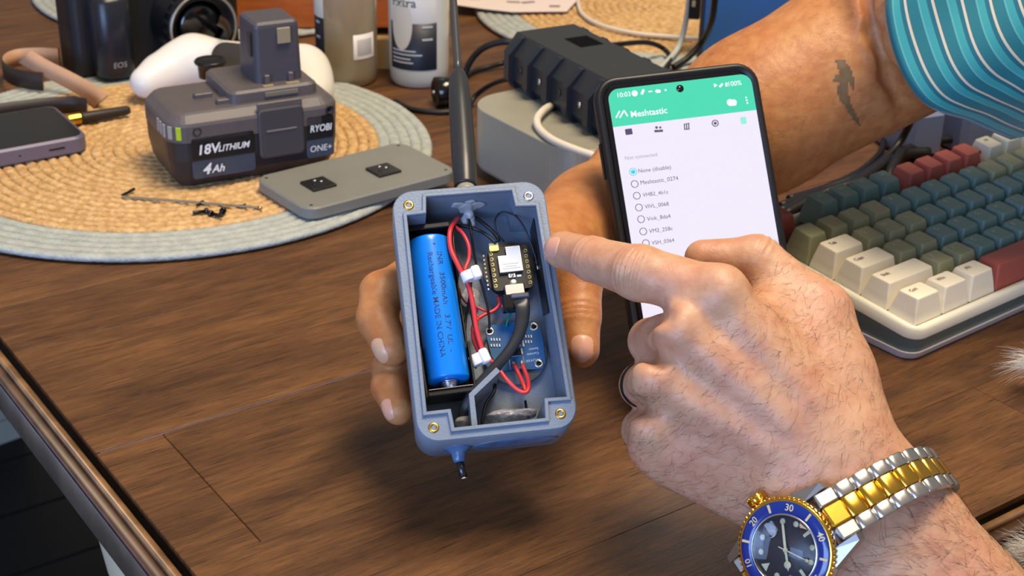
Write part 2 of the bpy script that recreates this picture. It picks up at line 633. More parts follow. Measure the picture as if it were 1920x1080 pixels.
mb = MB(); mb.loft([[(x, yb - 0.0 - h, -1.5 + y) for x, y in [(4.2 + 1.9 * (1 - k) * math.cos(a), 0.75 * (1 - k) * math.sin(a)) for a in [2 * math.pi * j / 20 for j in range(20)]]] for h, k in ((-0.03, 0), (0.03, 0.08), (0.05, 0.3), (0.06, 0.6))], True)
mb.build('sealant_smear', mat('sealant', (86, 118, 156), 0.15, trans=0.2, var=0.12, vscale=150, bump=0.4, bscale=200), box)

# ------------------------------------------------------------------ whip antenna on the box's top wall
a0 = np.array([BL(871, 345, -1.4)[0], 0.02, -1.4])
tip = inv_pt(BM, V(846, -60, 76.5))
adir = unit(tip - a0)
zx = unit(np.cross(adir, [0, 0, 1.0])); zy = np.cross(adir, zx)
AM = BM @ frame(a0, zx, zy, adir)
ant = thing('whip_antenna', 'black whip antenna rising from the top of the grey box', 'antenna', AM)
MB().lathe([(0.5, -0.0), (0.5, 0.42), (0.44, 0.5), (0.44, 0.6)], 24).build('collar', mat('beige_grey', (146, 146, 138), 0.4), ant)
MB().lathe([(0.50, 0.6), (0.54, 0.7), (0.57, 2.5), (0.56, 4.9), (0.53, 5.8), (0.47, 7.4), (0.36, 7.8), (0.28, 8.0)], 24).build('sleeve', mat('dark_rubber', (44, 46, 50), 0.32), ant)
MB().lathe([(0.24, 7.9), (0.20, 8.6), (0.19, 12), (0.18, 20.5), (0.1, 20.6)], 16).build('whip', mat('dark_rubber2', (58, 60, 62), 0.3), ant)

# ------------------------------------------------------------------ cell holder and cell
zc = -1.55
ca_, cb_ = BL(803, 444, -1.1), BL(843, 710, -1.1)
ca_[2] = cb_[2] = zc
cdir = unit(cb_ - ca_); cside = np.array([cdir[1], -cdir[0], 0])
CM = BM @ frame(ca_, cside, cdir, np.cross(cside, cdir))      # x = across, y = along the cell, z = out of the box
CL = float(np.linalg.norm(cb_ - ca_))
hold = thing('battery_holder', 'black plastic cell holder inside the grey box', 'battery holder', CM)
mb = MB(); mb.box(-1.02, 1.02, -0.55, CL + 0.62, -1.02, -0.86, 0.03)
mb.build('tray', BLACKP, hold)
mb = MB(); mb.box(-1.02, 1.02, -0.6, -0.35, -0.9, 0.55, 0.04); mb.build('end_wall', BLACKP, hold)
mb = MB(); mb.box(-1.02, 1.02, CL + 0.42, CL + 0.68, -0.9, 0.45, 0.04); mb.build('end_wall', BLACKP, hold)
for sx in (-1, 1):
    x0, x1 = sorted((sx * 1.0, sx * 1.10))
    mb = MB(); mb.box(x0, x1, -0.6, CL + 0.68, -0.9, -0.35, 0.02); mb.build('side_wall', BLACKP, hold)
    mb = MB(); mb.box(x0, x1, -0.6, 2.0, -0.4, 0.35, 0.02); mb.build('side_clip', BLACKP, hold)
    mb = MB(); mb.box(x0, x1, CL - 1.6, CL + 0.68, -0.4, 0.35, 0.02); mb.build('side_clip', BLACKP, hold)
sp = []
for k in range(60):
    a = k * 0.55; y = CL + 0.03 + 0.38 * k / 59
    sp.append((0.42 * (1 - 0.3 * k / 60) * math.cos(a), y, 0.42 * (1 - 0.3 * k / 60) * math.sin(a)))
MB().tube(sp, 0.05, 6).build('contact_spring', STEEL, hold)
mb = MB(); mb.box(-0.95, 0.95, CL + 0.40, CL + 0.43, -0.8, 0.55); mb.build('contact_plate', STEEL, hold)

cell = thing('battery_cell', 'blue cylindrical lithium cell with dark lettering lying in black holder', 'battery', CM)
BLUE = mat('blue_wrap', (0, 128, 240), 0.32, coat=0.3)
ry = Matrix.Rotation(-math.pi / 2, 4, 'X')                     # lathe z -> +y
MB().lathe([(0.60, 0.0), (0.80, 0.005), (0.90, 0.06), (0.92, 0.12), (0.92, 0.34), (0.92, CL - .1), (0.90, CL - .03), (0.82, CL), (0.5, CL)], 48, ry).build('wrapper', BLUE, cell)
MB().lathe([(0.30, -0.16), (0.33, -0.12), (0.33, 0.0), (0.6, 0.01)], 24, ry).build('positive_cap', STEEL, cell)
PRINT = mat('dark_blue_print', (12, 34, 78), 0.5)


def cell_text(txt, size, xoff, y0, y1, drift=0.0):
    vs, fs = text_mesh(txt, size, 0, 0.004, 'LEFT')
    x0 = min(v[0] for v in vs); x1 = max(v[0] for v in vs)
    out = []
    for x, y, z in vs:
        t = (x - x0) / (x1 - x0)
        a = math.asin(xoff + drift * t) - y / 0.925
        out.append((0.925 * math.sin(a), y0 + (y1 - y0) * t, 0.925 * math.cos(a)))
    MB().add(out, fs).build('lettering', PRINT, cell)


cell_text('INR   3500mAh    3.7V  UL  -', 0.34, -0.36, 0.92, 5.55, 0.12)
cell_text('Rechargeable MADE IN CHINA', 0.34, 0.10, 0.92, 5.75, 0.10)
cell_text('+', 0.34, -0.16, 0.45, 0.62, 0.0)

# ------------------------------------------------------------------ boards
PCBK = mat('black_pcb', (22, 22, 24), 0.4)
GOLD = mat('gold_pad', (206, 186, 120), 0.35, metal=0.8)
SILK = mat('white_silk', (205, 212, 216), 0.6)
LABEL = mat('white_label', (226, 228, 232), 0.45)
PCBB = mat('blue_pcb', (10, 88, 140), 0.35, var=0.06, vscale=200)
TIN = mat('tin', (196, 198, 200), 0.3, metal=0.9)


def board_frame(pc, pdown, z):
    c = BL(pc[0], pc[1], z); d = BL(pdown[0], pdown[1], z)
    y = unit(c - d); x = np.array([y[1], -y[0], 0])
    return BM @ frame(c, x, y, np.array([0, 0, 1.0])), c, x, y


XM, xc, xx, xy = board_frame((957, 502), (966, 560), -1.75)
mcu = thing('radio_board', 'small black radio module board with white label and gold pads', 'circuit board', XM)
base_pts = [(1.12 * math.cos(a) * (1.0 if math.cos(a) > -0.2 else 1.08), 1.32 * math.sin(a)) for a in [2 * math.pi * j / 24 for j in range(24)]]
MB().poly(base_pts, -0.42, -0.26).build('carrier_disc', PCBK, mcu)
MB().rr(1.78, 2.1, 0.18, [(-0.06, 0), (0.06, 0)], n=4).build('board', PCBK, mcu)
MB().poly([(-0.52, -0.62 + .35), (0.52, -0.62 + .35), (0.52, 0.92), (-0.12, 0.92), (-0.12, 0.52), (-0.52, 0.52)], 0.06, 0.24).build('shield_can', TIN, mcu)
lab = MB().poly([(-0.5, -0.25), (0.5, -0.25), (0.5, 0.90), (-0.10, 0.90), (-0.10, 0.50), (-0.5, 0.50)], 0.241, 0.25).build('shield_label', LABEL, mcu)
mb = MB()
for k, (w, y) in enumerate(((0.8, -0.12), (0.5, -0.02), (0.7, 0.1))):
    mb.box(-w / 2, w / 2, y - 0.012, y + 0.012, 0.2505, 0.252)
mb.build('label_lines', mat('grey_print', (150, 152, 160), 0.6), lab)
pad = None
for sx in (-1, 1):
    for k in range(7):
        mb = MB(); t = Matrix.Translation(Vector((sx * 0.78, 0.72 - k * 0.254, 0.0)))
        mb.lathe([(0.045, 0.062), (0.045, 0.068), (0.09, 0.068), (0.09, 0.062)], 12, t, cap=False)
        mb.build('pad', GOLD, mcu)
for k in range(9):
    mb = MB(); mb.box(-1.12, -1.05, 0.75 - k * 0.2, 0.83 - k * 0.2, -0.26, -0.24, 0, Matrix.Identity(4)); mb.build('test_pad', SILK, mcu)
MB().rr(0.46, 0.30, 0.08, [(0.06, 0), (0.16, 0.02)]).build('socket', GOLD, mcu).location = Vector((-0.62, 0.95, 0)) * S
MB().box(-0.82, -0.38, 1.02, 1.22, 0.02, 0.12, 0.02).build('plug_block', mat('tan_block', (170, 160, 140), 0.5), mcu)
mb = MB(); mb.box(-0.17, 0.17, -0.52, -0.30, 0.06, 0.13, 0.02); mb.lathe([(0.09, 0.13), (0.085, 0.15), (0, 0.15)], 12, Matrix.Translation(Vector((0, -0.41, 0)))); mb.build('button', TIN, mcu)
mb = MB(); mb.box(0.22, 0.42, -0.50, -0.40, 0.06, 0.1); mb.build('chip_resistor', SILK, mcu)
MB().lathe([(0.19, 0.06), (0.19, 0.10), (0.14, 0.13), (0, 0.13)], 18, Matrix.Translation(Vector((0.02, -0.76, 0)))).build('reset_dome', TIN, mcu)
MB().rr(0.9, 0.55, 0.1, [(0.02, 0.02), (0.05, 0), (0.3, 0), (0.34, 0.04)]).build('connector', STEEL, mcu).location = Vector((0.0, -1.15, 0)) * S
for nm, yy in (('brand_mark', -0.55),):
    pass

SM, sc, sx_, sy_ = board_frame((963, 654), (975, 720), -2.35)
sen = thing('sensor_board', 'blue current sensor board with soldered pads at the box bottom', 'circuit board', SM)
MB().lathe([(1.42, -0.3), (1.42, -0.12), (1.36, -0.08), (0, -0.08)], 32, Matrix.Translation(Vector((0.05, -0.22, 0)))).build('round_pad', mat('grey_pad', (96, 104, 110), 0.6), sen)
def SLp(px, py):
    p = BL(px, py, -2.35) - sc
    return np.array([p @ sx_, p @ sy_])
bo = [tuple(SLp(*p)) for p in [(909, 618), (916, 611), (1000, 602), (1010, 608), (1018, 640), (1022, 680), (1016, 692), (940, 697), (921, 668)]]
MB().poly(bo, -0.07, 0.07).build('board', PCBB, sen)
for p in [(918, 622), (1001, 613), (1010, 682)]:
    q = SLp(*p)
    h = MB().lathe([(0.10, 0.05), (0.10, 0.085), (0.21, 0.085), (0.21, 0.05)], 20, Matrix.Translation(Vector((q[0], q[1], 0))), cap=False).build('mounting_hole', TIN, sen)
    MB().lathe([(0.102, 0.072), (0, 0.072)], 14, Matrix.Translation(Vector((q[0], q[1], 0.001)))).build('hole', BLACKP, h)
for (x0, y0, nx) in ((975, 632, 5), (975, 642, 5), (921, 638, 4), (921, 649, 4)):
    for k in range(nx):
        q = SLp(x0 + 5.2 * k, y0)
        mb = MB(); mb.box(-0.035, 0.035, -0.07, 0.07, 0.07, 0.12, 0.01)
        ob = mb.build('chip_part', TIN if (k + y0) % 3 else SILK, sen); ob.location = Vector((q[0], q[1], 0)) * S
q = SLp(967, 662)
MB().box(q[0] - 0.22, q[0] + 0.22, q[1] - 0.13, q[1] + 0.13, 0.07, 0.2, 0.02).build('shunt_resistor', BLACKP, sen)
for dx in (-0.26, 0.26):
    MB().box(q[0] + dx - 0.05, q[0] + dx + 0.05, q[1] - 0.15, q[1] + 0.15, 0.065, 0.17, 0.02).build('solder_end', TIN, sen)
for k in range(4):
    q2 = SLp(960 + 7 * k, 647)
    MB().box(q2[0] - 0.04, q2[0] + 0.04, q2[1] - 0.1, q2[1] + 0.1, 0.07, 0.11).build('chip_pin', TIN, sen)
mb = MB()
qa = [SLp(*p) for p in [(954, 670), (980, 667), (984, 691), (957, 694)]]
for i in range(3):
    a, b = qa[(i + 3) % 4], qa[i]
    mb.tube([(a[0], a[1], 0.073), (b[0], b[1], 0.073)], 0.014, 4)
mb.build('silk_outline', SILK, sen)
for txt, px, py, sz in (('Sensor', 1000, 655, 0.16), ('Current', 999, 664, 0.16), ('INA219 DC', 999, 676, 0.14)):
    vs, fs = text_mesh(txt, sz, 0, 0.006)
    q = SLp(px, py)
    ob = MB().add(vs, fs).build('silk_text', SILK, sen); ob.location = Vector((q[0], q[1], 0.073)) * S
    ob.rotation_euler = (0, 0, math.pi + 0.02)
for px, py in ((963, 683), (978, 681)):
    q = SLp(px, py)
    blob('solder_joint', (q[0], q[1], 0.1), 0.09, 0.13, 0.08, TIN, sen, 2, 8, 0.1)

# strip antenna stuck on the right inner wall
xr0, xr1 = BL(1008, 420, 0)[0] - 0.05, BL(1055, 700, 0)[0] - 0.05
def wall_x(y):
    y0, y1 = opening[3][1], opening[4][1]
    t = (y - y0) / (y1 - y0)
    return opening[3][0] + (opening[4][0] - opening[3][0]) * t - 0.03
ys = [-1.5, -5.6]
mb = MB()
vv = [(wall_x(ys[0]), ys[0], -0.75), (wall_x(ys[0]), ys[0], -2.3), (wall_x(ys[1]) , ys[1], -2.3), (wall_x(ys[1]), ys[1] - 0.4, -0.75)]
v2 = [(a - 0.03, b, c) for a, b, c in vv]
mb.loft([vv, v2], False)
strip = thing('strip_antenna', 'flat black strip antenna stuck on the right inner wall of box', 'antenna', BM)
mb.build('strip', BLACKP, strip)
for y, z in ((-3.3, -1.6), (-3.55, -1.55)):
    blob('solder_joint', (wall_x(y) - 0.06, y, z), 0.06, 0.12, 0.09, TIN, strip, 5, 8, 0.2)

# ------------------------------------------------------------------ wires and ties in the box


def wire(label, pts, r, m, name='wire', group=None, n=6):
    path = smooth_path(BLs(pts), 6)
    path = [np.array(BM @ Vector(p)) for p in path]
    ob = MB().tube(path, r, n).build(name, m, None, origin=path[0])
    return tag(ob, label, 'wire', group)


wire('thick red wire looping from the glue down to the lower white tie', [(858, 408, -1.5), (844, 432, -1.0), (845, 466, -0.9), (860, 500, -0.9), (878, 535, -1.1), (887, 575, -1.2), (893, 615, -1.3), (903, 652, -1.4), (911, 668, -1.5)], 0.115, REDW)
wire('red wire bulging right above the upper white tie', [(852, 424, -1.4), (868, 438, -1.2), (879, 462, -1.1), (879, 486, -1.1), (872, 505, -1.0), (876, 520, -1.1)], 0.09, REDW)
wire('short thick red wire stub beside the lower white tie', [(896, 597, -1.9), (888, 612, -1.8), (888, 632, -1.7), (894, 650, -1.7), (900, 664, -1.7)], 0.11, REDW)
wire('red wire hooking out from under the black board', [(934, 556, -2.3), (936, 570, -2.3), (926, 582, -2.2), (908, 590, -2.1), (897, 597, -2.0)], 0.085, REDW)
wire('short red wire crossing behind the long black wire', [(893, 575, -2.2), (905, 581, -2.2), (920, 586, -2.2)], 0.06, REDW)
wire('red wire looping below the blue board to its left pad', [(912, 668, -1.7), (932, 688, -1.4), (950, 712, -1.3), (970, 731, -1.3), (985, 736, -1.3), (991, 727, -1.4), (989, 708, -1.8), (979, 684, -2.1)], 0.10, REDW)
wire('red wire running from the loop to the blue board right pad', [(964, 684, -2.1), (973, 702, -1.9), (981, 720, -1.6), (985, 734, -1.45)], 0.10, REDW)
wire('red and black wire tip above the right mounting hole', [(989, 592, -2.0), (987, 602, -2.05), (986, 610, -2.15)], 0.08, REDW)
wire('thin black wire running straight down to left mounting hole', [(879, 408, -1.5), (884, 440, -1.4), (890, 480, -1.6), (897, 512, -1.7), (908, 550, -1.9), (916, 585, -2.0), (918, 616, -2.1)], 0.055, BLKW)
wire('thin black wire beside the thick red wire', [(856, 412, -1.5), (850, 445, -1.1), (855, 480, -1.0), (870, 512, -1.1), (880, 545, -1.3), (884, 590, -1.5), (895, 635, -1.5), (905, 660, -1.6)], 0.05, BLKW)
wire('black insulated lead slanting from glue to the board connector', [(892, 408, -1.7), (908, 420, -1.6), (925, 435, -1.6), (936, 452, -1.6)], 0.085, BLKW)
wire('black insulated lead passing above the blue cell to connector', [(842, 422, -1.8), (870, 424, -1.6), (893, 430, -1.5), (912, 440, -1.6), (930, 456, -1.6)], 0.075, BLKW)
wire('thin black antenna lead arching over the radio board', [(945, 453, -1.5), (932, 436, -1.3), (928, 416, -1.1), (935, 401, -1.0), (950, 398, -0.9), (970, 408, -0.8), (987, 435, -0.9), (1001, 472, -1.2), (1008, 498, -1.5)], 0.042, BLKW)
wire('black wire sagging left of the lower white tie', [(884, 520, -1.8), (880, 560, -2.0), (873, 600, -2.1), (872, 640, -2.0), (879, 672, -1.9), (893, 690, -1.8)], 0.06, BLKW)
wire('short dark red wire end lying by the holder edge', [(861, 541, -2.0), (865, 556, -2.0), (873, 567, -2.1), (882, 573, -2.2)], 0.05, mat('dark_red_wire', (110, 24, 40), 0.4))
wire('short green wire above the blue board', [(958, 588, -2.0), (952, 600, -2.0), (949, 613, -2.2)], 0.05, mat('green_wire', (20, 130, 96), 0.4))
wire('dark wire curving behind the partition wall', [(928, 721, -1.9), (926, 735, -1.7), (912, 756, -1.6), (906, 780, -1.6), (904, 795, -1.7)], 0.08, BLKW)
wire('short black post beside the smoky glue', [(985, 752, -2.2), (988, 772, -1.9), (991, 784, -1.9)], 0.06, BLKW)

TIE = WHITEP
def tie(label, pc, pd, w, z):
    c = BL(pc[0], pc[1], z); d = unit(BL(pd[0], pd[1], z) - c)
    nn = np.array([-d[1], d[0], 0])
    m = BM @ frame(c, d, nn, np.array([0, 0, 1.0]))
    t = thing('cable_tie', label, 'cable tie', m, 'white cable ties in the grey box')
    ring = []
    mb = MB()
    for s, rs in ((-w / 2, 1.0), (-w / 2 + 0.03, 1.08), (w / 2 - 0.03, 1.08), (w / 2, 1.0)):
        ring.append([(0.36 * rs * math.cos(a) , s, 0.24 * rs * math.sin(a)) for a in [2 * math.pi * j / 24 for j in range(24)]])
    mb.loft(ring, True).build('band', TIE, t)
    MB().rr(0.42, w * 1.35, 0.14, [(-0.10, 0.05), (0.0, 0.0), (0.26, 0.0), (0.34, 0.07)], cx=0.28, n=4, smooth=True).build('head', TIE, t)


tie('white plastic tie around wires left of the radio board', (881, 517), (905, 509), 0.46, -0.9)
tie('white plastic tie around wires under the flat black cable', (897, 674), (912, 668), 0.50, -1.5)

# flat ribbon cable with its angled plug
cable = thing('flat_cable', 'flat dark cable bent down from the radio board connector', 'cable', BM)
path = smooth_path(BLs([(973, 560, -1.15), (979, 572, -1.02), (979, 600, -1.05), (970, 632, -1.1), (950, 664, -1.15), (918, 700, -1.25), (888, 735, -1.35), (872, 768, -1.6), (870, 792, -2.0)]), 7)
mb = MB()
rings = []
for i, p in enumerate(path):
    t = unit(path[min(i + 1, len(path) - 1)] - path[max(i - 1, 0)])
    nn = unit(np.cross(t, [0, 0, 1.0]))
    k = i / (len(path) - 1)
    w = 0.37 * (1 - 0.35 * min(1, k * 2.2))
    th = 0.035 + 0.06 * min(1, k * 1.6)
    rings.append([p + nn * w * math.cos(a) + np.array([0, 0, th * math.sin(a)]) for a in [2 * math.pi * j / 12 for j in range(12)]])
mb.loft(rings, True).build('ribbon', mat('charcoal_cable', (34, 38, 46), 0.32), cable)
q = BL(952, 568, -1.5)
MB().box(q[0] - 0.28, q[0] + 0.42, q[1] - 0.42, q[1] + 0.28, -1.75, -1.1, 0.07).build('plug', BLACKG, cable)
q = BL(974, 556, -1.2)
MB().box(q[0] - 0.40, q[0] + 0.42, q[1] - 0.12, q[1] + 0.12, -1.3, -1.0, 0.05).build('plug_cap', mat('grey_blue_cap', (70, 76, 92), 0.3), cable)
# ------------------------------------------------------------------ phone in its case, leaning behind the pointing hand
PO = np.array([3.7434, 71.0972, 15.0315])
PX = unit([0.976792, 0.201574, 0.072425])
_p = -np.array([0.169007, -0.517615, -0.838756])
PY = unit(_p - (_p @ PX) * PX)
PZ = np.cross(PX, PY)
PW, PH = 8.5, 17.5
PM = frame(PO, PX, PY, PZ)


def PL(px, py, z=0.0):
    p = PF(px, py, PO + z * PZ, PZ) - PO
    return np.array([p @ PX, p @ PY, z])


def emat(name, col, strength):
    m = mat(name, col, 0.12, emit=strength)
    m.node_tree.nodes['Principled BSDF'].inputs['Base Color'].default_value = (0.004, 0.004, 0.005, 1)
    return m


SCR = emat('screen_white', (243, 236, 252), 0.68)
APP = emat('screen_green', (78, 222, 182), 0.68)
INK = emat('screen_ink', (98, 90, 128), 0.55)
INKL = emat('screen_ink_light', (172, 164, 196), 0.7)
WHT = emat('screen_bright', (246, 255, 252), 0.9)
CYAN = emat('screen_cyan', (40, 205, 226), 0.75)
CASE = mat('black_case', (22, 22, 26), 0.42)
PGL = mat('phone_glass', (6, 6, 9), 0.08, coat=0.5)

phone = thing('smartphone', 'upright smartphone in black case showing a green and white app', 'phone', PM)
mb = MB()
cx, cy = PW / 2, -PH / 2
lv_out = [(-1.05, 0.35), (-0.8, 0.06), (-0.5, 0.0), (-0.05, 0.03), (0.06, 0.12), (0.06, 0.30)]
rings = [[(cx + x, cy + y, z) for x, y in rrect(PW - 2 * i, PH - 2 * i, 1.15 - i, 7)] for z, i in lv_out]
rings.append([(cx + x, cy + y, -0.12) for x, y in rrect(PW - 0.84, PH - 0.84, 0.75, 7)])
mb.loft(rings, True, True, True)
mb.build('case', CASE, phone)
MB().rr(PW - 0.86, PH - 0.86, 0.72, [(-0.11, 0.02), (-0.06, 0.0), (-0.02, 0.06)], cx=cx, cy=cy, n=7).build('glass', PGL, phone)
zs = 0.0
corners = [PL(1138, 167, zs), PL(1407, 139, zs)]
sl, sr = corners[0][0], corners[1][0]
st = (corners[0][1] + corners[1][1]) / 2
sb = -PH + 0.9
scr = MB().rr(sr - sl, st - sb, 0.55, [(-0.02, 0.0), (0.0, 0.0)], cx=(sl + sr) / 2, cy=(st + sb) / 2, n=7).build('screen', SCR, phone)
ab = (PL(1148, 237)[1] + PL(1416, 208)[1]) / 2
pts = [(x, y) for x, y in [((sl + sr) / 2 + a, (st + sb) / 2 + b) for a, b in rrect(sr - sl, st - sb, 0.55, 7)] if y > st - 0.7]
pts = [(sr, ab)] + pts + [(sl, ab)]
MB().poly(pts, 0.0005, 0.002).build('app_bar', APP, phone)
cpos = PL(1275, 166, 0)
MB().lathe([(0.19, 0.002), (0.19, 0.006), (0, 0.006)], 24, Matrix.Translation(Vector(cpos))).build('front_camera', PGL, phone)
lens_ = MB().lathe([(0.08, 0.006), (0.06, 0.008), (0, 0.008)], 16, Matrix.Translation(Vector(cpos))).build('camera_lens', mat('lens_red', (60, 26, 28), 0.1), phone)


def ptext(txt, pl, pr, m, z=0.004, bold=0.0, nm='screen_text'):
    vs, fs = text_mesh(txt, 1.0, 0, bold, 'LEFT')
    a, b = PL(*pl, z), PL(*pr, z)
    x0, x1 = min(v[0] for v in vs), max(v[0] for v in vs)
    k = np.linalg.norm(b - a) / (x1 - x0)
    MB().add([(a[0] + (x - x0) * k, a[1] + y * k, z) for x, y, _ in vs], fs).build(nm, m, phone)


ptext('Meshtastic', (1183, 215), (1251, 208), WHT, bold=0.008)
ptext('Not connected', (1172, 297), (1232, 289), INKL)
for t, a, b, c in (('None (disable)', (1197, 321), (1258, 315), (1187, 322)), ('Meshtastic_0274', (1201, 343), (1272, 337), (1190, 345)),
                   ('VHB2_4b1c', (1205, 366), (1253, 361), (1194, 367)), ('VIVL_0068', (1209, 388), (1254, 383), (1198, 389)),
                   ('Vink_8da4', (1213, 411), (1257, 405), (1202, 411)), ('VM2_258c', (1217, 434), (1261, 428), (1206, 434)),
                   ('VSH_0364', (1222, 456), (1264, 450), (1211, 456))):
    ptext(t, a, b, INK)
    q = PL(*c, 0.004)
    if t.startswith('None'):
        MB().lathe([(0.11, 0.0), (0.11, 0.002), (0, 0.002)], 20, Matrix.Translation(Vector(q))).build('radio_dot', CYAN, phone)
        MB().lathe([(0.165, 0.0), (0.165, 0.002), (0.20, 0.002), (0.20, 0)], 24, Matrix.Translation(Vector(q)), cap=False).build('radio_ring', CYAN, phone)
    else:
        MB().lathe([(0.155, 0.0), (0.155, 0.002), (0.19, 0.002), (0.19, 0)], 24, Matrix.Translation(Vector(q)), cap=False).build('radio_ring', INK, phone)
ptext('10:03', (1158, 179), (1182, 176), WHT)
ptext('100%', (1366, 158), (1390, 155), WHT)


def pdot(p, r, m, nm='status_icon', n=16):
    MB().lathe([(r, 0.0), (r, 0.002), (0, 0.002)], n, Matrix.Translation(Vector(PL(*p, 0.004)))).build(nm, m, phone)


def pbar(pa, pb, w, m, nm='status_icon', z=0.004):
    a, b = PL(*pa, z), PL(*pb, z)
    MB().tube([a, b], w, 4, flat=0.05, up=(0, 0, 1)).build(nm, m, phone)


pdot((1190, 175), 0.15, WHT); pbar((1203, 177), (1207, 168), 0.06, WHT); pbar((1216, 172), (1223, 171), 0.03, WHT)
pdot((1232, 171), 0.09, WHT); pdot((1236, 171), 0.08, WHT); pdot((1248, 169), 0.05, WHT)
pdot((1341, 160), 0.12, WHT, n=3); pbar((1349, 163), (1355, 157), 0.05, WHT); pbar((1362, 162), (1362, 155), 0.05, WHT)
pdot((1369, 192), 0.17, WHT, 'cloud_icon'); pdot((1376, 192), 0.15, WHT, 'cloud_icon'); pbar((1367, 195), (1380, 194), 0.1, WHT, 'cloud_icon')
for k in range(3):
    pdot((1399 + k * 1.2, 183 + 5 * k), 0.045, WHT, 'menu_icon')
pbar((1155, 221), (1162, 208), 0.035, WHT, 'logo'); pbar((1162, 221), (1170, 207), 0.035, WHT, 'logo'); pbar((1170, 207), (1177, 218), 0.035, WHT, 'logo')
# tab icons
q = PL(1179, 247, 0.004); MB().rr(0.36, 0.30, 0.04, [(0, 0), (0.002, 0)], cx=q[0], cy=q[1]).build('chat_icon', INK, phone)
pdot((1231, 239), 0.07, INK, 'people_icon'); pdot((1238, 239), 0.06, INK, 'people_icon'); pbar((1227, 246), (1243, 245), 0.06, INK, 'people_icon')
for dx in (-4, 0, 4):
    pbar((1288 + dx, 243), (1287 + dx, 232), 0.03, INK, 'map_icon')
pbar((1283, 233), (1293, 231), 0.02, INK, 'map_icon'); pbar((1283, 243), (1293, 242), 0.02, INK, 'map_icon')
q = PL(1341, 231, 0.004)
MB().lathe([(0.13, 0.0), (0.13, 0.002), (0.18, 0.002), (0.18, 0)], 24, Matrix.Translation(Vector(q)), cap=False).build('target_icon', INK, phone)
pdot((1341, 231), 0.08, INK, 'target_icon')
q = PL(1394, 226, 0.004); MB().rr(0.30, 0.36, 0.06, [(0, 0), (0.002, 0)], cx=q[0], cy=q[1]).build('page_icon', emat('screen_mint', (140, 226, 204), 0.8), phone)
a, b = PL(1156, 272, 0.003), PL(1420, 240, 0.003)
yl = (a[1] + b[1]) / 2
MB().box(sl + 0.05, sr - 0.05, yl - 0.015, yl + 0.015, 0.0006, 0.001).build('tab_divider', emat('screen_rule', (222, 218, 236), 0.8), phone)
MB().box(-0.07, 0.02, -5.0, -3.2, -0.6, -0.3, 0.03).build('side_button', CASE, phone)
# ------------------------------------------------------------------ mechanical keyboard
KM = rotz_frame((16.1, 77.0, 4.2), 38.9, 5.0)   # column 0, middle of the number row, at key-top level
kb = thing('keyboard', 'mechanical keyboard with green, cream and red keycaps in white case', 'keyboard', KM)
U = 1.905
CRM = mat('cream_key', (248, 240, 222), 0.5)
CRM_CASE = mat('cream_case', (240, 236, 220), 0.4)
TEALD = mat('dark_teal_case', (100, 118, 116), 0.35)
KGRN = mat('green_key', (160, 162, 128), 0.5)  # olive on the left-hand keys paints in warm bounce from the arm
KTEAL = mat('teal_key', (116, 144, 136), 0.5)
KRED = mat('red_key', (178, 92, 80), 0.5)
KWHT = mat('pale_key', (206, 204, 188), 0.5)
LEGL = mat('pale_legend', (204, 206, 186), 0.6)
LEGD = mat('dark_legend', (120, 108, 92), 0.6)
XW, y_lo, y_hi = 16.3 * U, -4.5 * U, 1.80 * U
x0, x1, y0, y1 = -0.45, XW + 0.45, y_lo - 0.5, y_hi + 0.5
cxk, cyk, wk, hk = (x0 + x1) / 2, (y0 + y1) / 2, x1 - x0, y1 - y0


def kz(y, zw):
    """height in keyboard space of the level that lies zw above the table"""
    t = math.tan(math.radians(5.0))
    return (zw - 4.2) / math.cos(math.radians(5)) - y * t


def layer(nm, z_a, z_b, ins_a, ins_b, m, flat_bottom=True):
    mb = MB()
    rings = []
    for z, ins in ((z_a, ins_a), (z_b, ins_b)):
        ring = []
        for x, y in rrect(wk - 2 * ins, hk - 2 * ins, 0.9, 6):
            yy = cyk + y
            ring.append((cxk + x, yy, (kz(yy, z[1]) if z[0] == 'w' else z[1])))
        rings.append(ring)
    mb.loft(rings, False)
    return mb.build(nm, m, kb)


layer('bottom_case', ('w', 0.0), ('w', 0.46), 0.16, -0.02, mat('lilac_white_case', (226, 220, 222), 0.4))
layer('middle_band', ('w', 0.47), ('k', -2.12), 0.10, 0.0, TEALD)
mb = MB()
inner = [(cxk + x, cyk + y) for x, y in rrect(XW + 0.16, y_hi - y_lo + 0.16, 0.1, 6)]
outr = [[(cxk + x, cyk + y) for x, y in rrect(wk - 2 * i, hk - 2 * i, 0.9 - i, 6)] for i in (0.0, 0.0, 0.12, 0.2)]
zz = [-2.11, -1.58, -1.42, -1.40]
mb.loft([[(x, y, z) for x, y in r] for r, z in zip(outr, zz)] + [[(x, y, -1.42) for x, y in inner], [(x, y, -1.95) for x, y in inner]], True, False, False)
mb.build('top_frame', CRM_CASE, kb)
MB().box(0 - 0.1, XW + 0.1, y_lo - 0.1, y_hi + 0.1, -2.1, -1.93).build('switch_plate', mat('pale_plate', (150, 152, 146), 0.5), kb)

_kc = {}


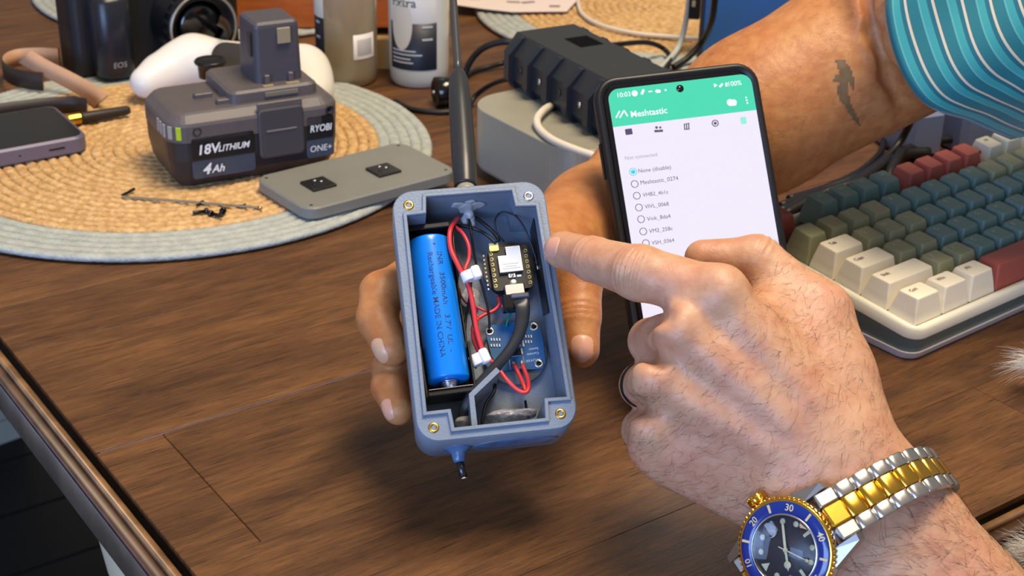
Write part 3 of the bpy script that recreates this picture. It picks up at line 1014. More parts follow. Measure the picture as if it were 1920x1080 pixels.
def keycap(w, prof):
    key = (w, prof)
    if key in _kc:
        return _kc[key]
    h, tilt = prof
    wb = w * U - 0.08
    mb = MB()
    rings = []
    n = 4
    for k, (t, ins, insy) in enumerate(((0.0, 0.0, 0.0), (0.45, 0.10, 0.11), (0.95, 0.25, 0.26), (0.99, 0.275, 0.285), (1.0, 0.32, 0.33))):
        ring = []
        for x, y in rrect(wb - 2 * ins, U - 0.08 - 2 * insy, 0.07 + 0.07 * t, n):
            yy = y + 0.05 * t
            ring.append((x, yy, -1.50 + (1.50 + h) * t + (tilt * yy * t)))
        rings.append(ring)
    c = [(x * 0.5, y * 0.5 + 0.025, z - 0.03) for x, y, z in rings[-1]]
    mb.loft(rings, False, True, False)
    mb.loft([rings[-1], c], False, False, True)
    ob = mb.build('key', CRM, None)
    me = ob.data
    bpy.data.objects.remove(ob, do_unlink=True)
    _kc[key] = me
    return me


_kmesh = {}


def put_key(cx_, row, w, m, leg=None, lm=None, prof=(0.0, 0.0)):
    """cx_ = centre in units from the left edge; row 0 = number row"""
    me = keycap(w, prof)
    kk = (me.name, m.name)
    if kk not in _kmesh:
        m2 = me.copy(); m2.materials.clear(); m2.materials.append(m); _kmesh[kk] = m2
    o = bpy.data.objects.new('key', _kmesh[kk])
    COL.objects.link(o)
    o.parent = kb
    o.location = Vector((cx_ * U, row * U, 0)) * S
    if leg:
        sz = 0.36 if len(leg) > 1 else 0.44
        vs, fs = text_mesh(leg, sz, 0, 0.01)
        ox = -0.25 if len(leg) == 1 else -(w - 1) * U * 0.5 + 0.02
        l = MB().add([(x + ox, y + 0.26, prof[0] + prof[1] * (y + 0.26) + 0.004) for x, y, z in vs], fs).build('legend', lm or LEGL, o)


R0, R1, R2, R3, R4, RF = (0.10, 0.05), (0.02, 0.02), (-0.05, 0.0), (-0.10, -0.04), (-0.12, -0.05), (0.12, 0.06)
# function row (compact layout)
fy = 1.28
put_key(0.5, fy, 1, KRED, 'Esc', LEGL, RF)
for i in range(4):
    put_key(2.5 + i, fy, 1, KTEAL, 'F%d' % (i + 1), LEGL, RF)
for i in range(4):
    put_key(6.8 + i, fy, 1, KRED, None, None, RF)
for i in range(4):
    put_key(11.05 + i, fy, 1, KWHT, 'F%d' % (i + 9), LEGD, RF)
for i, c in enumerate('`1234567890-='):
    put_key(0.5 + i, 0, 1, KGRN if i < 4 else KTEAL if i < 9 else KGRN, c, LEGL, R0)
put_key(0.75, -1, 1.5, CRM, 'Tab', LEGD, R1)
for i, c in enumerate('QWERTYUIOP[]'):
    put_key(2.0 + i, -1, 1, KGRN if i < 3 else KTEAL, c, LEGL, R1)
put_key(0.875, -2, 1.75, CRM, 'Caps', LEGD, R2)
for i, c in enumerate("ASDFGHJKL;'"):
    put_key(2.25 + i, -2, 1, KGRN if i < 2 else KTEAL, c, LEGL, R2)
put_key(1.125, -3, 2.25, CRM, 'Shift', LEGD, R3)
for i, c in enumerate('ZXCVBNM,./'):
    put_key(2.75 + i, -3, 1, KGRN if i < 2 else KTEAL, c, LEGL, R3)
put_key(0.625, -4, 1.25, CRM, 'Ctrl', LEGD, R4)
put_key(1.875, -4, 1.25, CRM, 'Win', LEGD, R4)
put_key(3.125, -4, 1.25, CRM, 'Alt', LEGD, R4)
put_key(6.875, -4, 6.25, KRED, None, None, R4)
for i in range(3):
    put_key(10.6 + 1.25 * i, -4, 1.25, CRM, None, None, R4)
put_key(14, 0, 2, CRM, None, None, R0)
put_key(14.25, -1, 1.5, CRM, None, None, R1)
put_key(14.1, -2, 2.25, KRED, None, None, R2)
put_key(13.9, -3, 2, CRM, None, None, R3)
# ------------------------------------------------------------------ organic bodies: smooth blend of tapered limbs, meshed with surface nets


def sdf_grid(prims, h):
    lo = np.full(3, 1e9); hi = np.full(3, -1e9)
    for p in prims:
        if p.get('sub'):
            continue
        for q, r in ((p['a'], p['ra']), (p['b'], p['rb'])):
            lo = np.minimum(lo, q - r - 0.4); hi = np.maximum(hi, q + r + 0.4)
    n = np.ceil((hi - lo) / h).astype(int) + 1
    G = np.full(n, 9.0, np.float32)
    ax = [lo[i] + h * np.arange(n[i]) for i in range(3)]
    for p in prims:
        k = p.get('k', 0.5)
        a, b, ra, rb = p['a'], p['b'], p['ra'], p['rb']
        m = k + 2.5 * h + 0.3
        l = np.minimum(a - ra, b - rb) - m; u = np.maximum(a + ra, b + rb) + m
        i0 = np.clip(np.floor((l - lo) / h).astype(int), 0, n - 1); i1 = np.clip(np.ceil((u - lo) / h).astype(int) + 1, 1, n)
        if np.any(i1 <= i0):
            continue
        sl = tuple(slice(i0[i], i1[i]) for i in range(3))
        X = ax[0][sl[0]][:, None, None]; Y = ax[1][sl[1]][None, :, None]; Z = ax[2][sl[2]][None, None, :]
        px, py, pz = X - a[0], Y - a[1], Z - a[2]
        d = b - a
        fl = p.get('flat')
        sc = 1.0
        if fl is not None:
            nrm, f = fl
            s = (px * nrm[0] + py * nrm[1] + pz * nrm[2]) * (1.0 / f - 1.0)
            px, py, pz = px + s * nrm[0], py + s * nrm[1], pz + s * nrm[2]
            d = d + nrm * float(d @ nrm) * (1.0 / f - 1.0)
            sc = (1 + f) / 2 if f < 1 else 1.0
        dd = float(d @ d) + 1e-9
        t = np.clip((px * d[0] + py * d[1] + pz * d[2]) / dd, 0, 1)
        dist = np.sqrt((px - t * d[0]) ** 2 + (py - t * d[1]) ** 2 + (pz - t * d[2]) ** 2) - (ra + (rb - ra) * t)
        dist = (dist * sc).astype(np.float32)
        g = G[sl]
        if p.get('sub'):
            dist = -dist
            hh = np.maximum(k - np.abs(g - dist), 0) / k
            G[sl] = np.maximum(g, dist) + hh * hh * k * 0.25
        else:
            hh = np.maximum(k - np.abs(g - dist), 0) / k
            G[sl] = np.minimum(g, dist) - hh * hh * k * 0.25
    return G, lo


def surface_nets(G, lo, h):
    n = np.array(G.shape)
    ins = G < 0
    c = ins[:-1, :-1, :-1].astype(np.int8)
    for dx in (0, 1):
        for dy in (0, 1):
            for dz in (0, 1):
                if dx + dy + dz:
                    c = c + ins[dx:n[0] - 1 + dx, dy:n[1] - 1 + dy, dz:n[2] - 1 + dz]
    act = (c > 0) & (c < 8)
    idx = np.argwhere(act)
    vid = np.full(act.shape, -1, np.int32)
    vid[act] = np.arange(len(idx))
    corner = np.array([(i & 1, (i >> 1) & 1, (i >> 2) & 1) for i in range(8)])
    vals = np.stack([G[idx[:, 0] + q[0], idx[:, 1] + q[1], idx[:, 2] + q[2]] for q in corner], 1)
    acc = np.zeros((len(idx), 3)); cnt = np.zeros(len(idx))
    for i in range(8):
        for j in range(i + 1, 8):
            if bin(i ^ j).count('1') == 1:
                a, b = vals[:, i], vals[:, j]
                m = (a < 0) != (b < 0)
                t = np.where(m, a / np.where(m, a - b, 1), 0)
                pt = corner[i] + t[:, None] * (corner[j] - corner[i])
                acc += np.where(m[:, None], pt, 0); cnt += m
    verts = lo + h * (idx + acc / cnt[:, None])
    faces = []
    for ax in range(3):
        o1, o2 = (ax + 1) % 3, (ax + 2) % 3
        s0 = [slice(None)] * 3; s1 = [slice(None)] * 3
        s0[ax] = slice(0, n[ax] - 1); s1[ax] = slice(1, n[ax])
        a, b = ins[tuple(s0)], ins[tuple(s1)]
        e = np.argwhere(a != b)
        ok = (e[:, o1] > 0) & (e[:, o2] > 0) & (e[:, o1] < n[o1] - 1) & (e[:, o2] < n[o2] - 1)
        e = e[ok]
        flip = a[e[:, 0], e[:, 1], e[:, 2]]
        q = []
        for d1, d2 in ((0, 0), (-1, 0), (-1, -1), (0, -1)):
            f = e.copy(); f[:, o1] += d1; f[:, o2] += d2
            q.append(vid[f[:, 0], f[:, 1], f[:, 2]])
        q = np.stack(q, 1)
        q[~flip] = q[~flip][:, ::-1]
        faces.append(q)
    F = np.concatenate(faces)
    return verts, F[np.all(F >= 0, 1)]


def relax(verts, F, it=2, lam=0.5):
    e = np.concatenate([F[:, [0, 1]], F[:, [1, 2]], F[:, [2, 3]], F[:, [3, 0]]])
    e = np.concatenate([e, e[:, ::-1]])
    deg = np.bincount(e[:, 0], minlength=len(verts))
    for _ in range(it):
        s = np.stack([np.bincount(e[:, 0], weights=verts[e[:, 1], i], minlength=len(verts)) for i in range(3)], 1)
        verts = verts + lam * (s / np.maximum(deg, 1)[:, None] - verts)
    return verts


def vnormals(verts, F):
    n = np.cross(verts[F[:, 2]] - verts[F[:, 0]], verts[F[:, 3]] - verts[F[:, 1]])
    N = np.zeros_like(verts)
    for i in range(4):
        for k in range(3):
            N[:, k] += np.bincount(F[:, i], weights=n[:, k], minlength=len(verts))
    return N / (np.linalg.norm(N, axis=1)[:, None] + 1e-9)


def organic(name, prims, h, m, parent=None, it=2, origin=None, post=None):
    G, lo = sdf_grid(prims, h)
    v, F = surface_nets(G, lo, h)
    v = relax(v, F, it)
    n = vnormals(v, F)
    if post is not None:
        v = post(v, n)
        n = vnormals(v, F)
    me = bpy.data.meshes.new(name)
    o = v.mean(0) if origin is None else np.asarray(origin, float)
    me.from_pydata(((v - o) * S).tolist(), [], F.tolist())
    me.polygons.foreach_set('use_smooth', [True] * len(me.polygons))
    me.materials.append(m)
    me.update()
    ob = bpy.data.objects.new(name, me)
    COL.objects.link(ob)
    ob.location = Vector(o) * S
    if parent is not None:
        ob.parent = parent
    return ob, v, n


def cap(a, b, ra, rb, k=0.5, flat=None, sub=False):
    return dict(a=np.asarray(a, float), b=np.asarray(b, float), ra=ra, rb=rb, k=k, flat=flat, sub=sub)


def ball(c, r, k=0.5, flat=None, sub=False):
    return cap(c, np.asarray(c, float) + 1e-4, r, r, k, flat, sub)


def skin_mat(name, base, red, dark, hair=0.0):
    m = bpy.data.materials.new(name)
    m.use_nodes = True
    nt = m.node_tree; N, L = nt.nodes, nt.links
    b = N['Principled BSDF']
    tc = N.new('ShaderNodeTexCoord')

    def noise(sc, det=4):
        nz = N.new('ShaderNodeTexNoise'); nz.inputs['Scale'].default_value = sc; nz.inputs['Detail'].default_value = det
        L.new(tc.outputs['Object'], nz.inputs['Vector']); return nz.outputs['Fac']

    def ramp(f, p0, p1, c0, c1):
        r = N.new('ShaderNodeValToRGB')
        r.color_ramp.elements[0].position = p0; r.color_ramp.elements[1].position = p1
        r.color_ramp.elements[0].color = c0; r.color_ramp.elements[1].color = c1
        L.new(f, r.inputs['Fac']); return r.outputs['Color']

    def mixc(f, a, c, mode='MIX'):
        mx = N.new('ShaderNodeMix'); mx.data_type = 'RGBA'; mx.blend_type = mode
        if isinstance(f, float):
            mx.inputs['Factor'].default_value = f
        else:
            L.new(f, mx.inputs['Factor'])
        L.new(a, mx.inputs['A']); L.new(c, mx.inputs['B']); return mx.outputs['Result']
    c1 = ramp(noise(45), 0.38, 0.66, rgb(*base), rgb(*red))
    c2 = ramp(noise(160, 6), 0.36, 0.62, tuple(s2l(x) * 1.0 for x in dark) + (1,), (1, 1, 1, 1))
    col = mixc(0.55, c1, c2, 'MULTIPLY')
    L.new(col, b.inputs['Base Color'])
    b.inputs['Roughness'].default_value = 0.46
    b.inputs['Specular IOR Level'].default_value = 0.42
    b.inputs['Subsurface Weight'].default_value = 0.18
    b.inputs['Subsurface Radius'].default_value = (1.0, 0.35, 0.2)
    b.inputs['Subsurface Scale'].default_value = 0.004
    vo = N.new('ShaderNodeTexVoronoi'); vo.feature = 'DISTANCE_TO_EDGE'
    vo.inputs['Scale'].default_value = 620
    L.new(tc.outputs['Object'], vo.inputs['Vector'])
    b1 = N.new('ShaderNodeBump'); b1.inputs['Strength'].default_value = 0.22; b1.inputs['Distance'].default_value = 0.0004
    L.new(vo.outputs['Distance'], b1.inputs['Height'])
    b2 = N.new('ShaderNodeBump'); b2.inputs['Strength'].default_value = 0.34; b2.inputs['Distance'].default_value = 0.0012
    L.new(noise(210, 5), b2.inputs['Height']); L.new(b1.outputs['Normal'], b2.inputs['Normal'])
    L.new(b2.outputs['Normal'], b.inputs['Normal'])
    return m


SKIN_A = skin_mat('skin_light', (202, 158, 126), (198, 145, 118), (232, 212, 200))
SKIN_B = skin_mat('skin_tan', (190, 134, 84), (184, 121, 75), (226, 200, 184))
NAIL = mat('nail', (214, 160, 136), 0.34, coat=0.15, sss=0.15)
NAILW = mat('nail_pale', (210, 168, 134), 0.34, coat=0.15)
HAIR = mat('body_hair', (58, 40, 30), 0.5)
TOCAM = -_F


def creases(v, n, c, axis, dorsal, rows, rad, bow=0.25):
    """press fine folds across a joint: rows = [(offset along the axis, depth, width)]"""
    axis = unit(axis); dorsal = unit(dorsal - axis * np.dot(dorsal, axis)); side = np.cross(axis, dorsal)
    q = v - c
    s, w, u = q @ axis, q @ side, q @ dorsal
    near = (np.abs(s) < 1.6) & (np.hypot(w, u) < rad)
    top = np.clip((n @ dorsal - 0.05) / 0.5, 0, 1) * near
    d = np.zeros(len(v))
    for off, dep, wid in rows:
        bowed = s - off * (1 - bow * (w / rad) ** 2 * 1.6)
        d -= dep * np.exp(-(bowed / wid) ** 2)
        d += 0.35 * dep * np.exp(-((np.abs(bowed) - 1.8 * wid) / wid) ** 2)
    return v + n * (d * top)[:, None]


def on_skin(v, c, n, r=0.2):
    n = unit(n); w = v - c; t = w @ n
    perp = np.linalg.norm(w - np.outer(t, n), axis=1)
    m = (perp < r) & (t > 0) & (t < 2.0)
    return c + n * (t[m].max() if m.any() else 0.8)


def nail(parent, v, vn, core, n, along, w, l, m, porigin):
    """curved nail plate draped on the skin: core = inside the fingertip, n = rough outward side, along = to the free edge"""
    c = on_skin(v, core, n)
    near = np.linalg.norm(v - c, axis=1) < 0.30
    n = unit(vn[near].mean(0) * 0.8 + unit(n) * 0.2)
    L_ = unit(np.asarray(along) - n * np.dot(along, n)); T = np.cross(n, L_)
    q = v - c
    loc = (np.linalg.norm(q, axis=1) < 1.2) & (vn @ n > -0.1)
    qa, qb, qh = q[loc] @ T, q[loc] @ L_, q[loc] @ n

    def height(a, b):
        wt = np.exp(-((qa - a) ** 2 + (qb - b) ** 2) / (2 * 0.09 ** 2)) + 1e-9
        return float((wt * qh).sum() / wt.sum())
    nu, nv = 14, 12
    top, bot = [], []
    for j in range(nv + 1):
        vv = -1 + 2 * j / nv
        ww = w / 2 * math.sqrt(max(0.0, 1 - abs(vv) ** 4 * 0.62))
        rt, rb = [], []
        for i in range(nu + 1):
            u = -1 + 2 * i / nu
            a, b = u * ww, vv * l / 2 * (1 - 0.10 * u * u)
            h = height(a, b)
            edge = (1 - abs(u) ** 6) * (1 - (abs(vv) ** 6 if vv < 0 else 0.3 * abs(vv) ** 6))
            p = c + T * a + L_ * b
            rt.append(p + n * (h + 0.006 + 0.030 * edge)); rb.append(p + n * (h - 0.10))
        top.append(rt); bot.append(rb)
    vs = [p for r in top for p in r] + [p for r in bot for p in r]
    W_ = nu + 1; B_ = W_ * (nv + 1)
    fs = []
    for j in range(nv):
        for i in range(nu):
            a = j * W_ + i
            fs.append([a, a + 1, a + W_ + 1, a + W_]); fs.append([B_ + a, B_ + a + W_, B_ + a + W_ + 1, B_ + a + 1])
    rim = [i for i in range(W_)] + [j * W_ + nu for j in range(1, nv + 1)] + [nv * W_ + i for i in range(nu - 1, -1, -1)] + [j * W_ for j in range(nv - 1, 0, -1)]
    for i in range(len(rim)):
        a, b = rim[i], rim[(i + 1) % len(rim)]
        fs.append([a, b, B_ + b, B_ + a])
    o = np.asarray(porigin)
    return MB().add([tuple(np.asarray(q_) - o) for q_ in vs], fs, True).build('fingernail', m, parent)


def hairs(parent, v, n, pick, flow, count, length, porigin, seed=1, r=0.0045):
    r_ = np.random.default_rng(seed)
    ids = np.nonzero(pick)[0]
    if len(ids) == 0:
        return
    ids = r_.choice(ids, count)
    o = np.asarray(porigin)
    verts, faces = [], []
    for i in ids:
        p, nn = v[i] + r_.normal(0, 0.03, 3), n[i]
        f = flow + r_.normal(0, 0.42, 3)
        t = unit(f - nn * (f @ nn))
        s = unit(np.cross(nn, t))
        ln = length * r_.uniform(0.45, 1.25)
        curl = r_.normal(0, 0.35)
        b = len(verts)
        for k in range(4):
            q = k / 3
            c = p + t * ln * q + s * curl * ln * q * q + nn * (0.012 + 0.09 * ln * math.sin(math.pi * min(q, 0.9)) )
            rr = r * (1 - 0.75 * q)
            for a in (0, 2.094, 4.189):
                verts.append(c + rr * (math.cos(a) * s + math.sin(a) * nn) - o)
        for k in range(3):
            for a in range(3):
                a2 = (a + 1) % 3
                faces.append([b + 3 * k + a, b + 3 * k + a2, b + 3 * k + 3 + a2, b + 3 * k + 3 + a])
    ob = MB().add(verts, faces, True).build('body_hair', HAIR, parent)
    ob['kind'] = 'stuff'
    return ob


# ================================================================== pointing hand with the watch
pr = []
FN = TOCAM
wr0 = V(1560, 905, 60.0)          # wrist, hand side
wr1 = V(1650, 1008, 60.4)         # under the bracelet
fa1 = V(1832, 1248, 60.6)
armx = unit(fa1 - wr0)
flatn = unit(FN + 0.25 * _D * 0)
pr.append(cap(wr1, fa1, 3.25, 4.15, 0.8, (flatn, 0.80)))
pr.append(cap(wr0, wr1, 3.05, 3.30, 0.8, (flatn, 0.76)))
# metacarpals / back of the hand
mi, mm, mr, mp = V(1348, 556, 59.0), V(1278, 622, 58.9), V(1238, 716, 59.3), V(1232, 808, 60.0)
carp_i, carp_m, carp_r, carp_p = V(1560, 805, 59.6), V(1525, 835, 59.4), V(1490, 868, 59.7), V(1455, 893, 60.3)
pr += [cap(carp_i, mi, 1.65, 1.08, 1.0), cap(carp_m, mm, 1.65, 1.08, 1.0), cap(carp_r, mr, 1.6, 1.05, 1.0), cap(carp_p, mp, 1.6, 1.0, 1.0)]
pr += [cap(V(1520, 820, 61.2), V(1380, 690, 61.4), 2.2, 1.9, 1.2), cap(V(1440, 860, 61.6), V(1290, 810, 61.8), 1.75, 1.25, 1.0)]
pr.append(cap(wr0, V(1480, 800, 60.3), 2.9, 2.2, 1.4, (flatn, 0.75)))
pr += [cap(V(1258, 862, 60.8), V(1425, 936, 60.8), 1.12, 1.3, 1.0), ball(V(1224, 836, 60.4), 0.92, 0.8)]
# knuckle bumps
for c, r in ((V(1352, 540, 58.55), 0.80), (V(1272, 612, 58.5), 0.84), (V(1226, 706, 58.8), 0.76), (V(1218, 800, 59.4), 0.66)):
    pr.append(ball(c, r, 0.7))
# index finger, pointing
ipip, idip, itip = V(1199, 512, 60.2), V(1112, 486, 62.3), V(1062, 470, 64.0)
pr += [cap(mi, ipip, 1.14, 1.12, 0.5), cap(ipip, idip, 1.10, 0.93, 0.25), cap(idip, itip, 0.92, 0.80, 0.25), ball(V(1052, 469, 64.25), 0.74, 0.3)]
pr.append(ball(V(1200, 505, 59.75), 0.80, 0.5))
# thumb
tcmc, tmcp, tip_, ttip = V(1570, 766, 60.8), V(1530, 592, 61.6), V(1418, 490, 62.2), V(1318, 484, 62.4)
pr += [cap(tcmc, tmcp, 1.75, 1.42, 1.2), cap(tmcp, tip_, 1.32, 1.10, 0.8), cap(tip_, ttip, 1.05, 0.78, 0.3), cap(V(1560, 700, 60.8), V(1440, 600, 60.8), 1.5, 1.2, 1.2)]
# curled fingers (seen from the knuckle side, folding away)
for (k0, p1, p2, p3, r) in ((mm, V(1222, 640, 62.6), V(1285, 672, 64.0), V(1345, 690, 62.6), 0.96),
                            (mr, V(1204, 722, 63.0), V(1275, 748, 64.4), V(1335, 760, 63.0), 0.93),
                            (mp, V(1205, 806, 63.0), V(1265, 825, 64.2), V(1320, 830, 63.0), 0.86)):
    pr += [cap(k0, p1, r * 1.02, r * 1.02, 0.35), cap(p1, p2, r * 1.0, r * 0.9, 0.2), cap(p2, p3, r * 0.9, r * 0.8, 0.2)]
# grooves: between the knuckles, finger creases
for a, b, r in ((V(1236, 668, 58.2), V(1195, 676, 60.6), 0.26), (V(1212, 762, 58.6), V(1180, 764, 61.2), 0.22), (V(1245, 590, 58.0), V(1215, 600, 60.2), 0.26)):
    pr.append(cap(a, b, r, r, 0.7, None, True))
# tendon ridges on the back of the hand
for c0, c1 in ((mi, carp_i), (mm, carp_m), (mr, carp_r)):
    a = c0 + TOCAM * 0.72 + 0.18 * (c1 - c0); b = c0 + TOCAM * 1.15 + 0.75 * (c1 - c0)
    pr.append(cap(a, b, 0.26, 0.22, 0.9))
HA_O = P(1560, 905, 0.0)


def post_a(v, n):
    v = creases(v, n, ipip, idip - mi, TOCAM + 0.25 * _R * 0, [(-0.48, 0.08, 0.09), (-0.22, 0.11, 0.085), (0.04, 0.12, 0.085), (0.30, 0.10, 0.085), (0.54, 0.06, 0.08)], 1.7, 0.5)
    v = creases(v, n, idip, itip - ipip, TOCAM - 0.3 * _D, [(-0.1, 0.035, 0.08), (0.12, 0.035, 0.08)], 1.4, 0.3)
    v = creases(v, n, tip_, ttip - tmcp, -_D + 0.5 * TOCAM, [(-0.15, 0.04, 0.09), (0.12, 0.04, 0.09)], 1.6, 0.3)
    return v


person_a, va, na = organic('person', pr, 0.085, SKIN_A, None, 2, wr0, post_a)
tag(person_a, 'hairy hand with pointing index finger and a watch on the wrist', 'person')
nn_ = unit(-0.66 * _R + 0.72 * TOCAM - 0.16 * _D)
nail(person_a, va, na, V(1054, 469, 64.2), nn_, -_R * 0.6 + _F * 0.8, 0.98, 1.12, NAIL, wr0)
facing = (na @ TOCAM) > 0.15
onarm = (va - wr0) @ armx
back = facing & (onarm > -9.0) & (onarm < 15)
fing = ((va - mi) @ unit(mi - carp_i) < -0.5)
hairs(person_a, va, na, back & fing & (onarm < 0.5), unit(-_R * 0.7 + _D * 0.5), 1500, 0.62, wr0, 3)
hairs(person_a, va, na, facing & (onarm > 2.2) & (onarm < 14), unit(-_R * 0.9 - _D * 0.25), 1500, 0.95, wr0, 4, 0.006)

# black ring on the ring finger
rc = 0.12 * mr + 0.88 * V(1204, 722, 63.0)
rx = unit(V(1204, 722, 63.0) - mr); ra_ = unit(np.cross(rx, [0, 0, 1.0])); rb_ = np.cross(rx, ra_)
ring = thing('finger_ring', 'black band ring on the curled ring finger', 'ring', frame(rc, ra_, rb_, rx))
MB().lathe([(0.92, -0.24), (1.0, -0.22), (1.02, 0), (1.0, 0.22), (0.92, 0.24)], 40, cap=False).build('band', BLACKG, ring)

# ================================================================== arm and hand holding the box
pr = []
el, fm, wb = V(1690, 58, 84.5), V(1415, 218, 83.5), V(1220, 340, 81.5)
hw = V(1112, 405, 78.0)
pr.append(cap(el, fm, 5.0, 4.25, 1.5))
pr.append(cap(fm, wb, 4.2, 3.0, 1.5, (unit(TOCAM), 0.88)))
pr.append(cap(V(1715, 30, 82.5), V(2050, -210, 82), 5.1, 5.6, 0.5))
bc = lambda x, y, z: np.array(BM @ Vector((x, y, z)))
# palm behind the box
palm = bc(4.9, -3.6, -5.0)
pr += [cap(wb, hw, 2.9, 2.45, 1.5, (BZ, 0.85)), cap(hw, bc(5.6, -2.6, -5.6), 2.45, 2.3, 1.2, (BZ, 0.8)), cap(bc(5.6, -2.6, -5.0), bc(3.2, -4.2, -4.9), 2.3, 2.1, 1.2, (BZ, 0.75)),
       cap(bc(5.4, -4.5, -4.9), bc(3.0, -6.2, -4.9), 2.0, 1.8, 1.2, (BZ, 0.75))]
# thumb down the right side of the box
t1, t2, t3 = V(1086, 505, 68.9), V(1086, 592, 67.9), V(1090, 655, 67.2)
pr += [cap(bc(6.7, -2.2, -5.4), t1, 1.75, 1.22, 0.9), cap(t1, t2, 1.14, 0.98, 0.4), cap(t2, t3, 0.96, 0.84, 0.3)]
# three fingers wrapping round the left side
fings = [
    (bc(3.0, -3.6, -4.6), V(768, 525, 70.2), V(716, 550, 69.0), V(707, 598, 67.9), V(734, 652, 66.9), 1.02, 0.84),
    (bc(3.0, -6.0, -4.7), V(775, 668, 69.6), V(735, 690, 68.2), V(731, 725, 67.3), V(747, 768, 66.3), 0.90, 0.70),
]
for root, b0, b1, b2, b3, r0, r1 in fings:
    pr += [cap(root, b0, r0 * 1.05, r0, 0.6), cap(b0, b1, r0, r0 * 1.0, 0.4), cap(b1, b2, r0 * 0.99, r0 * 0.93, 0.3), cap(b2, b3, r0 * 0.9, r1, 0.25)]
# elbow fold
for a_, b_ in (((1622, -40, 79.2), (1640, 60, 79.3)), ((1640, 60, 79.3), (1668, 140, 79.9)), ((1668, 140, 79.9), (1706, 226, 81.6))):
    pr.append(cap(V(*a_), V(*b_), 0.34, 0.34, 0.7, None, True))


def post_b(v, n):
    q = np.stack([(v - BO) @ BX, (v - BO) @ BY, (v - BO) @ BZ], 1)
    ins = (q[:, 0] > 0) & (q[:, 0] < BW) & (q[:, 1] < 0) & (q[:, 1] > -BH) & (q[:, 2] > -BD) & (q[:, 2] < 0.1)
    push = np.stack([q[:, 0], BW - q[:, 0], q[:, 2] + BD], 1)
    k = push.argmin(1)
    amt = push[np.arange(len(v)), k] + 0.02
    dirs = np.array([-BX, BX, -BZ])[k]
    v = np.where(ins[:, None], v + dirs * amt[:, None], v)
    return creases(v, n, t2, t3 - t1, TOCAM, [(-0.2, 0.04, 0.1), (0.05, 0.05, 0.1), (0.28, 0.035, 0.1)], 1.7, 0.2)


person_b, vb, nb = organic('person', pr, 0.11, SKIN_B, None, 2, el, post_b)
tag(person_b, 'tattooed forearm in teal striped sleeve, its hand gripping the grey box', 'person')
for c_, n_, al_, w_, l_, m_ in ((V(1090, 652, 67.2), TOCAM + 0.14 * _D + 0.02 * _R, _D, 1.15, 1.42, NAIL),
                              (V(731, 650, 66.9), TOCAM * 0.72 - _R * 0.62 + 0.30 * _D, _D * 0.85 + _R * 0.5, 0.95, 1.25, NAILW),
                              (V(745, 764, 66.4), TOCAM * 0.75 - _R * 0.62 + 0.18 * _D, _D * 0.9 + _R * 0.4, 0.82, 1.15, NAIL)):
    nail(person_b, vb, nb, c_, n_, al_, w_, l_, m_, el)
fac = (nb @ TOCAM) > 0.05
d_ax = (vb - fm) @ unit(el - fm)
hairs(person_b, vb, nb, fac & (d_ax > -7) & (d_ax < 9), unit(-_R * 0.8 + _D * 0.5), 900, 0.8, el, 9, 0.0035)

# tattoo: thin ink patch following the skin


def ink_patch(parent, px_outline, porigin, v, n):
    """flat print: polygon in arm pixels draped on the arm's surface"""
    pts = np.array(px_outline, float)
    q = v - CPOS
    dep = q @ _F
    sx = 960 + FPX * (q @ _R) / dep; sy = 540 + FPX * (q @ _D) / dep
    front = (n @ TOCAM) > 0
    def drape(x, y):
        d2 = (sx - x) ** 2 + (sy - y) ** 2 + np.where(front, 0, 1e6)
        k = np.argsort(d2)[:6]
        w = 1 / (d2[k] + 0.5)
        return V(x, y, float((dep[k] * w).sum() / w.sum()) - 0.03)
    x0, y0 = pts.min(0); x1, y1 = pts.max(0)
    st = 4.0
    verts, faces, ids = [], [], {}
    def inside(x, y):
        c = False; j = len(pts) - 1
        for i in range(len(pts)):
            if (pts[i, 1] > y) != (pts[j, 1] > y) and x < (pts[j, 0] - pts[i, 0]) * (y - pts[i, 1]) / (pts[j, 1] - pts[i, 1]) + pts[i, 0]:
                c = not c
            j = i
        return c
    def vid(i, j):
        if (i, j) not in ids:
            ids[(i, j)] = len(verts)
            verts.append(drape(x0 + i * st, y0 + j * st) - porigin)
        return ids[(i, j)]
    for i in range(int((x1 - x0) / st) + 1):
        for j in range(int((y1 - y0) / st) + 1):
            if inside(x0 + (i + .5) * st, y0 + (j + .5) * st):
                faces.append([vid(i, j), vid(i, j + 1), vid(i + 1, j + 1), vid(i + 1, j)])
    ob = MB().add(verts, faces, True).build('tattoo', INKM, parent)
    return ob


INKM = mat('faded_tattoo_ink', (112, 90, 64), 0.55, var=0.15, vscale=150)
ink_patch(person_b, [(1554, 100), (1566, 112), (1582, 110), (1596, 130), (1604, 160), (1600, 168), (1590, 146), (1588, 160), (1594, 190), (1604, 210), (1613, 236), (1606, 232), (1592, 212), (1584, 194), (1574, 186), (1570, 166), (1576, 152), (1564, 150), (1566, 142), (1576, 138), (1570, 120)], el, vb, nb)
# ------------------------------------------------------------------ round braided placemats
STRAW = mat('straw', (180, 140, 90), 0.7, col2=(216, 180, 128), vscale=190, bump=0.9, bscale=500)
PALEB = mat('pale_blue_grey_cord', (158, 164, 162), 0.75, col2=(176, 182, 176), vscale=160, bump=0.8, bscale=600)
MATR, NR, PITCHR = 18.6, 25, 0.744


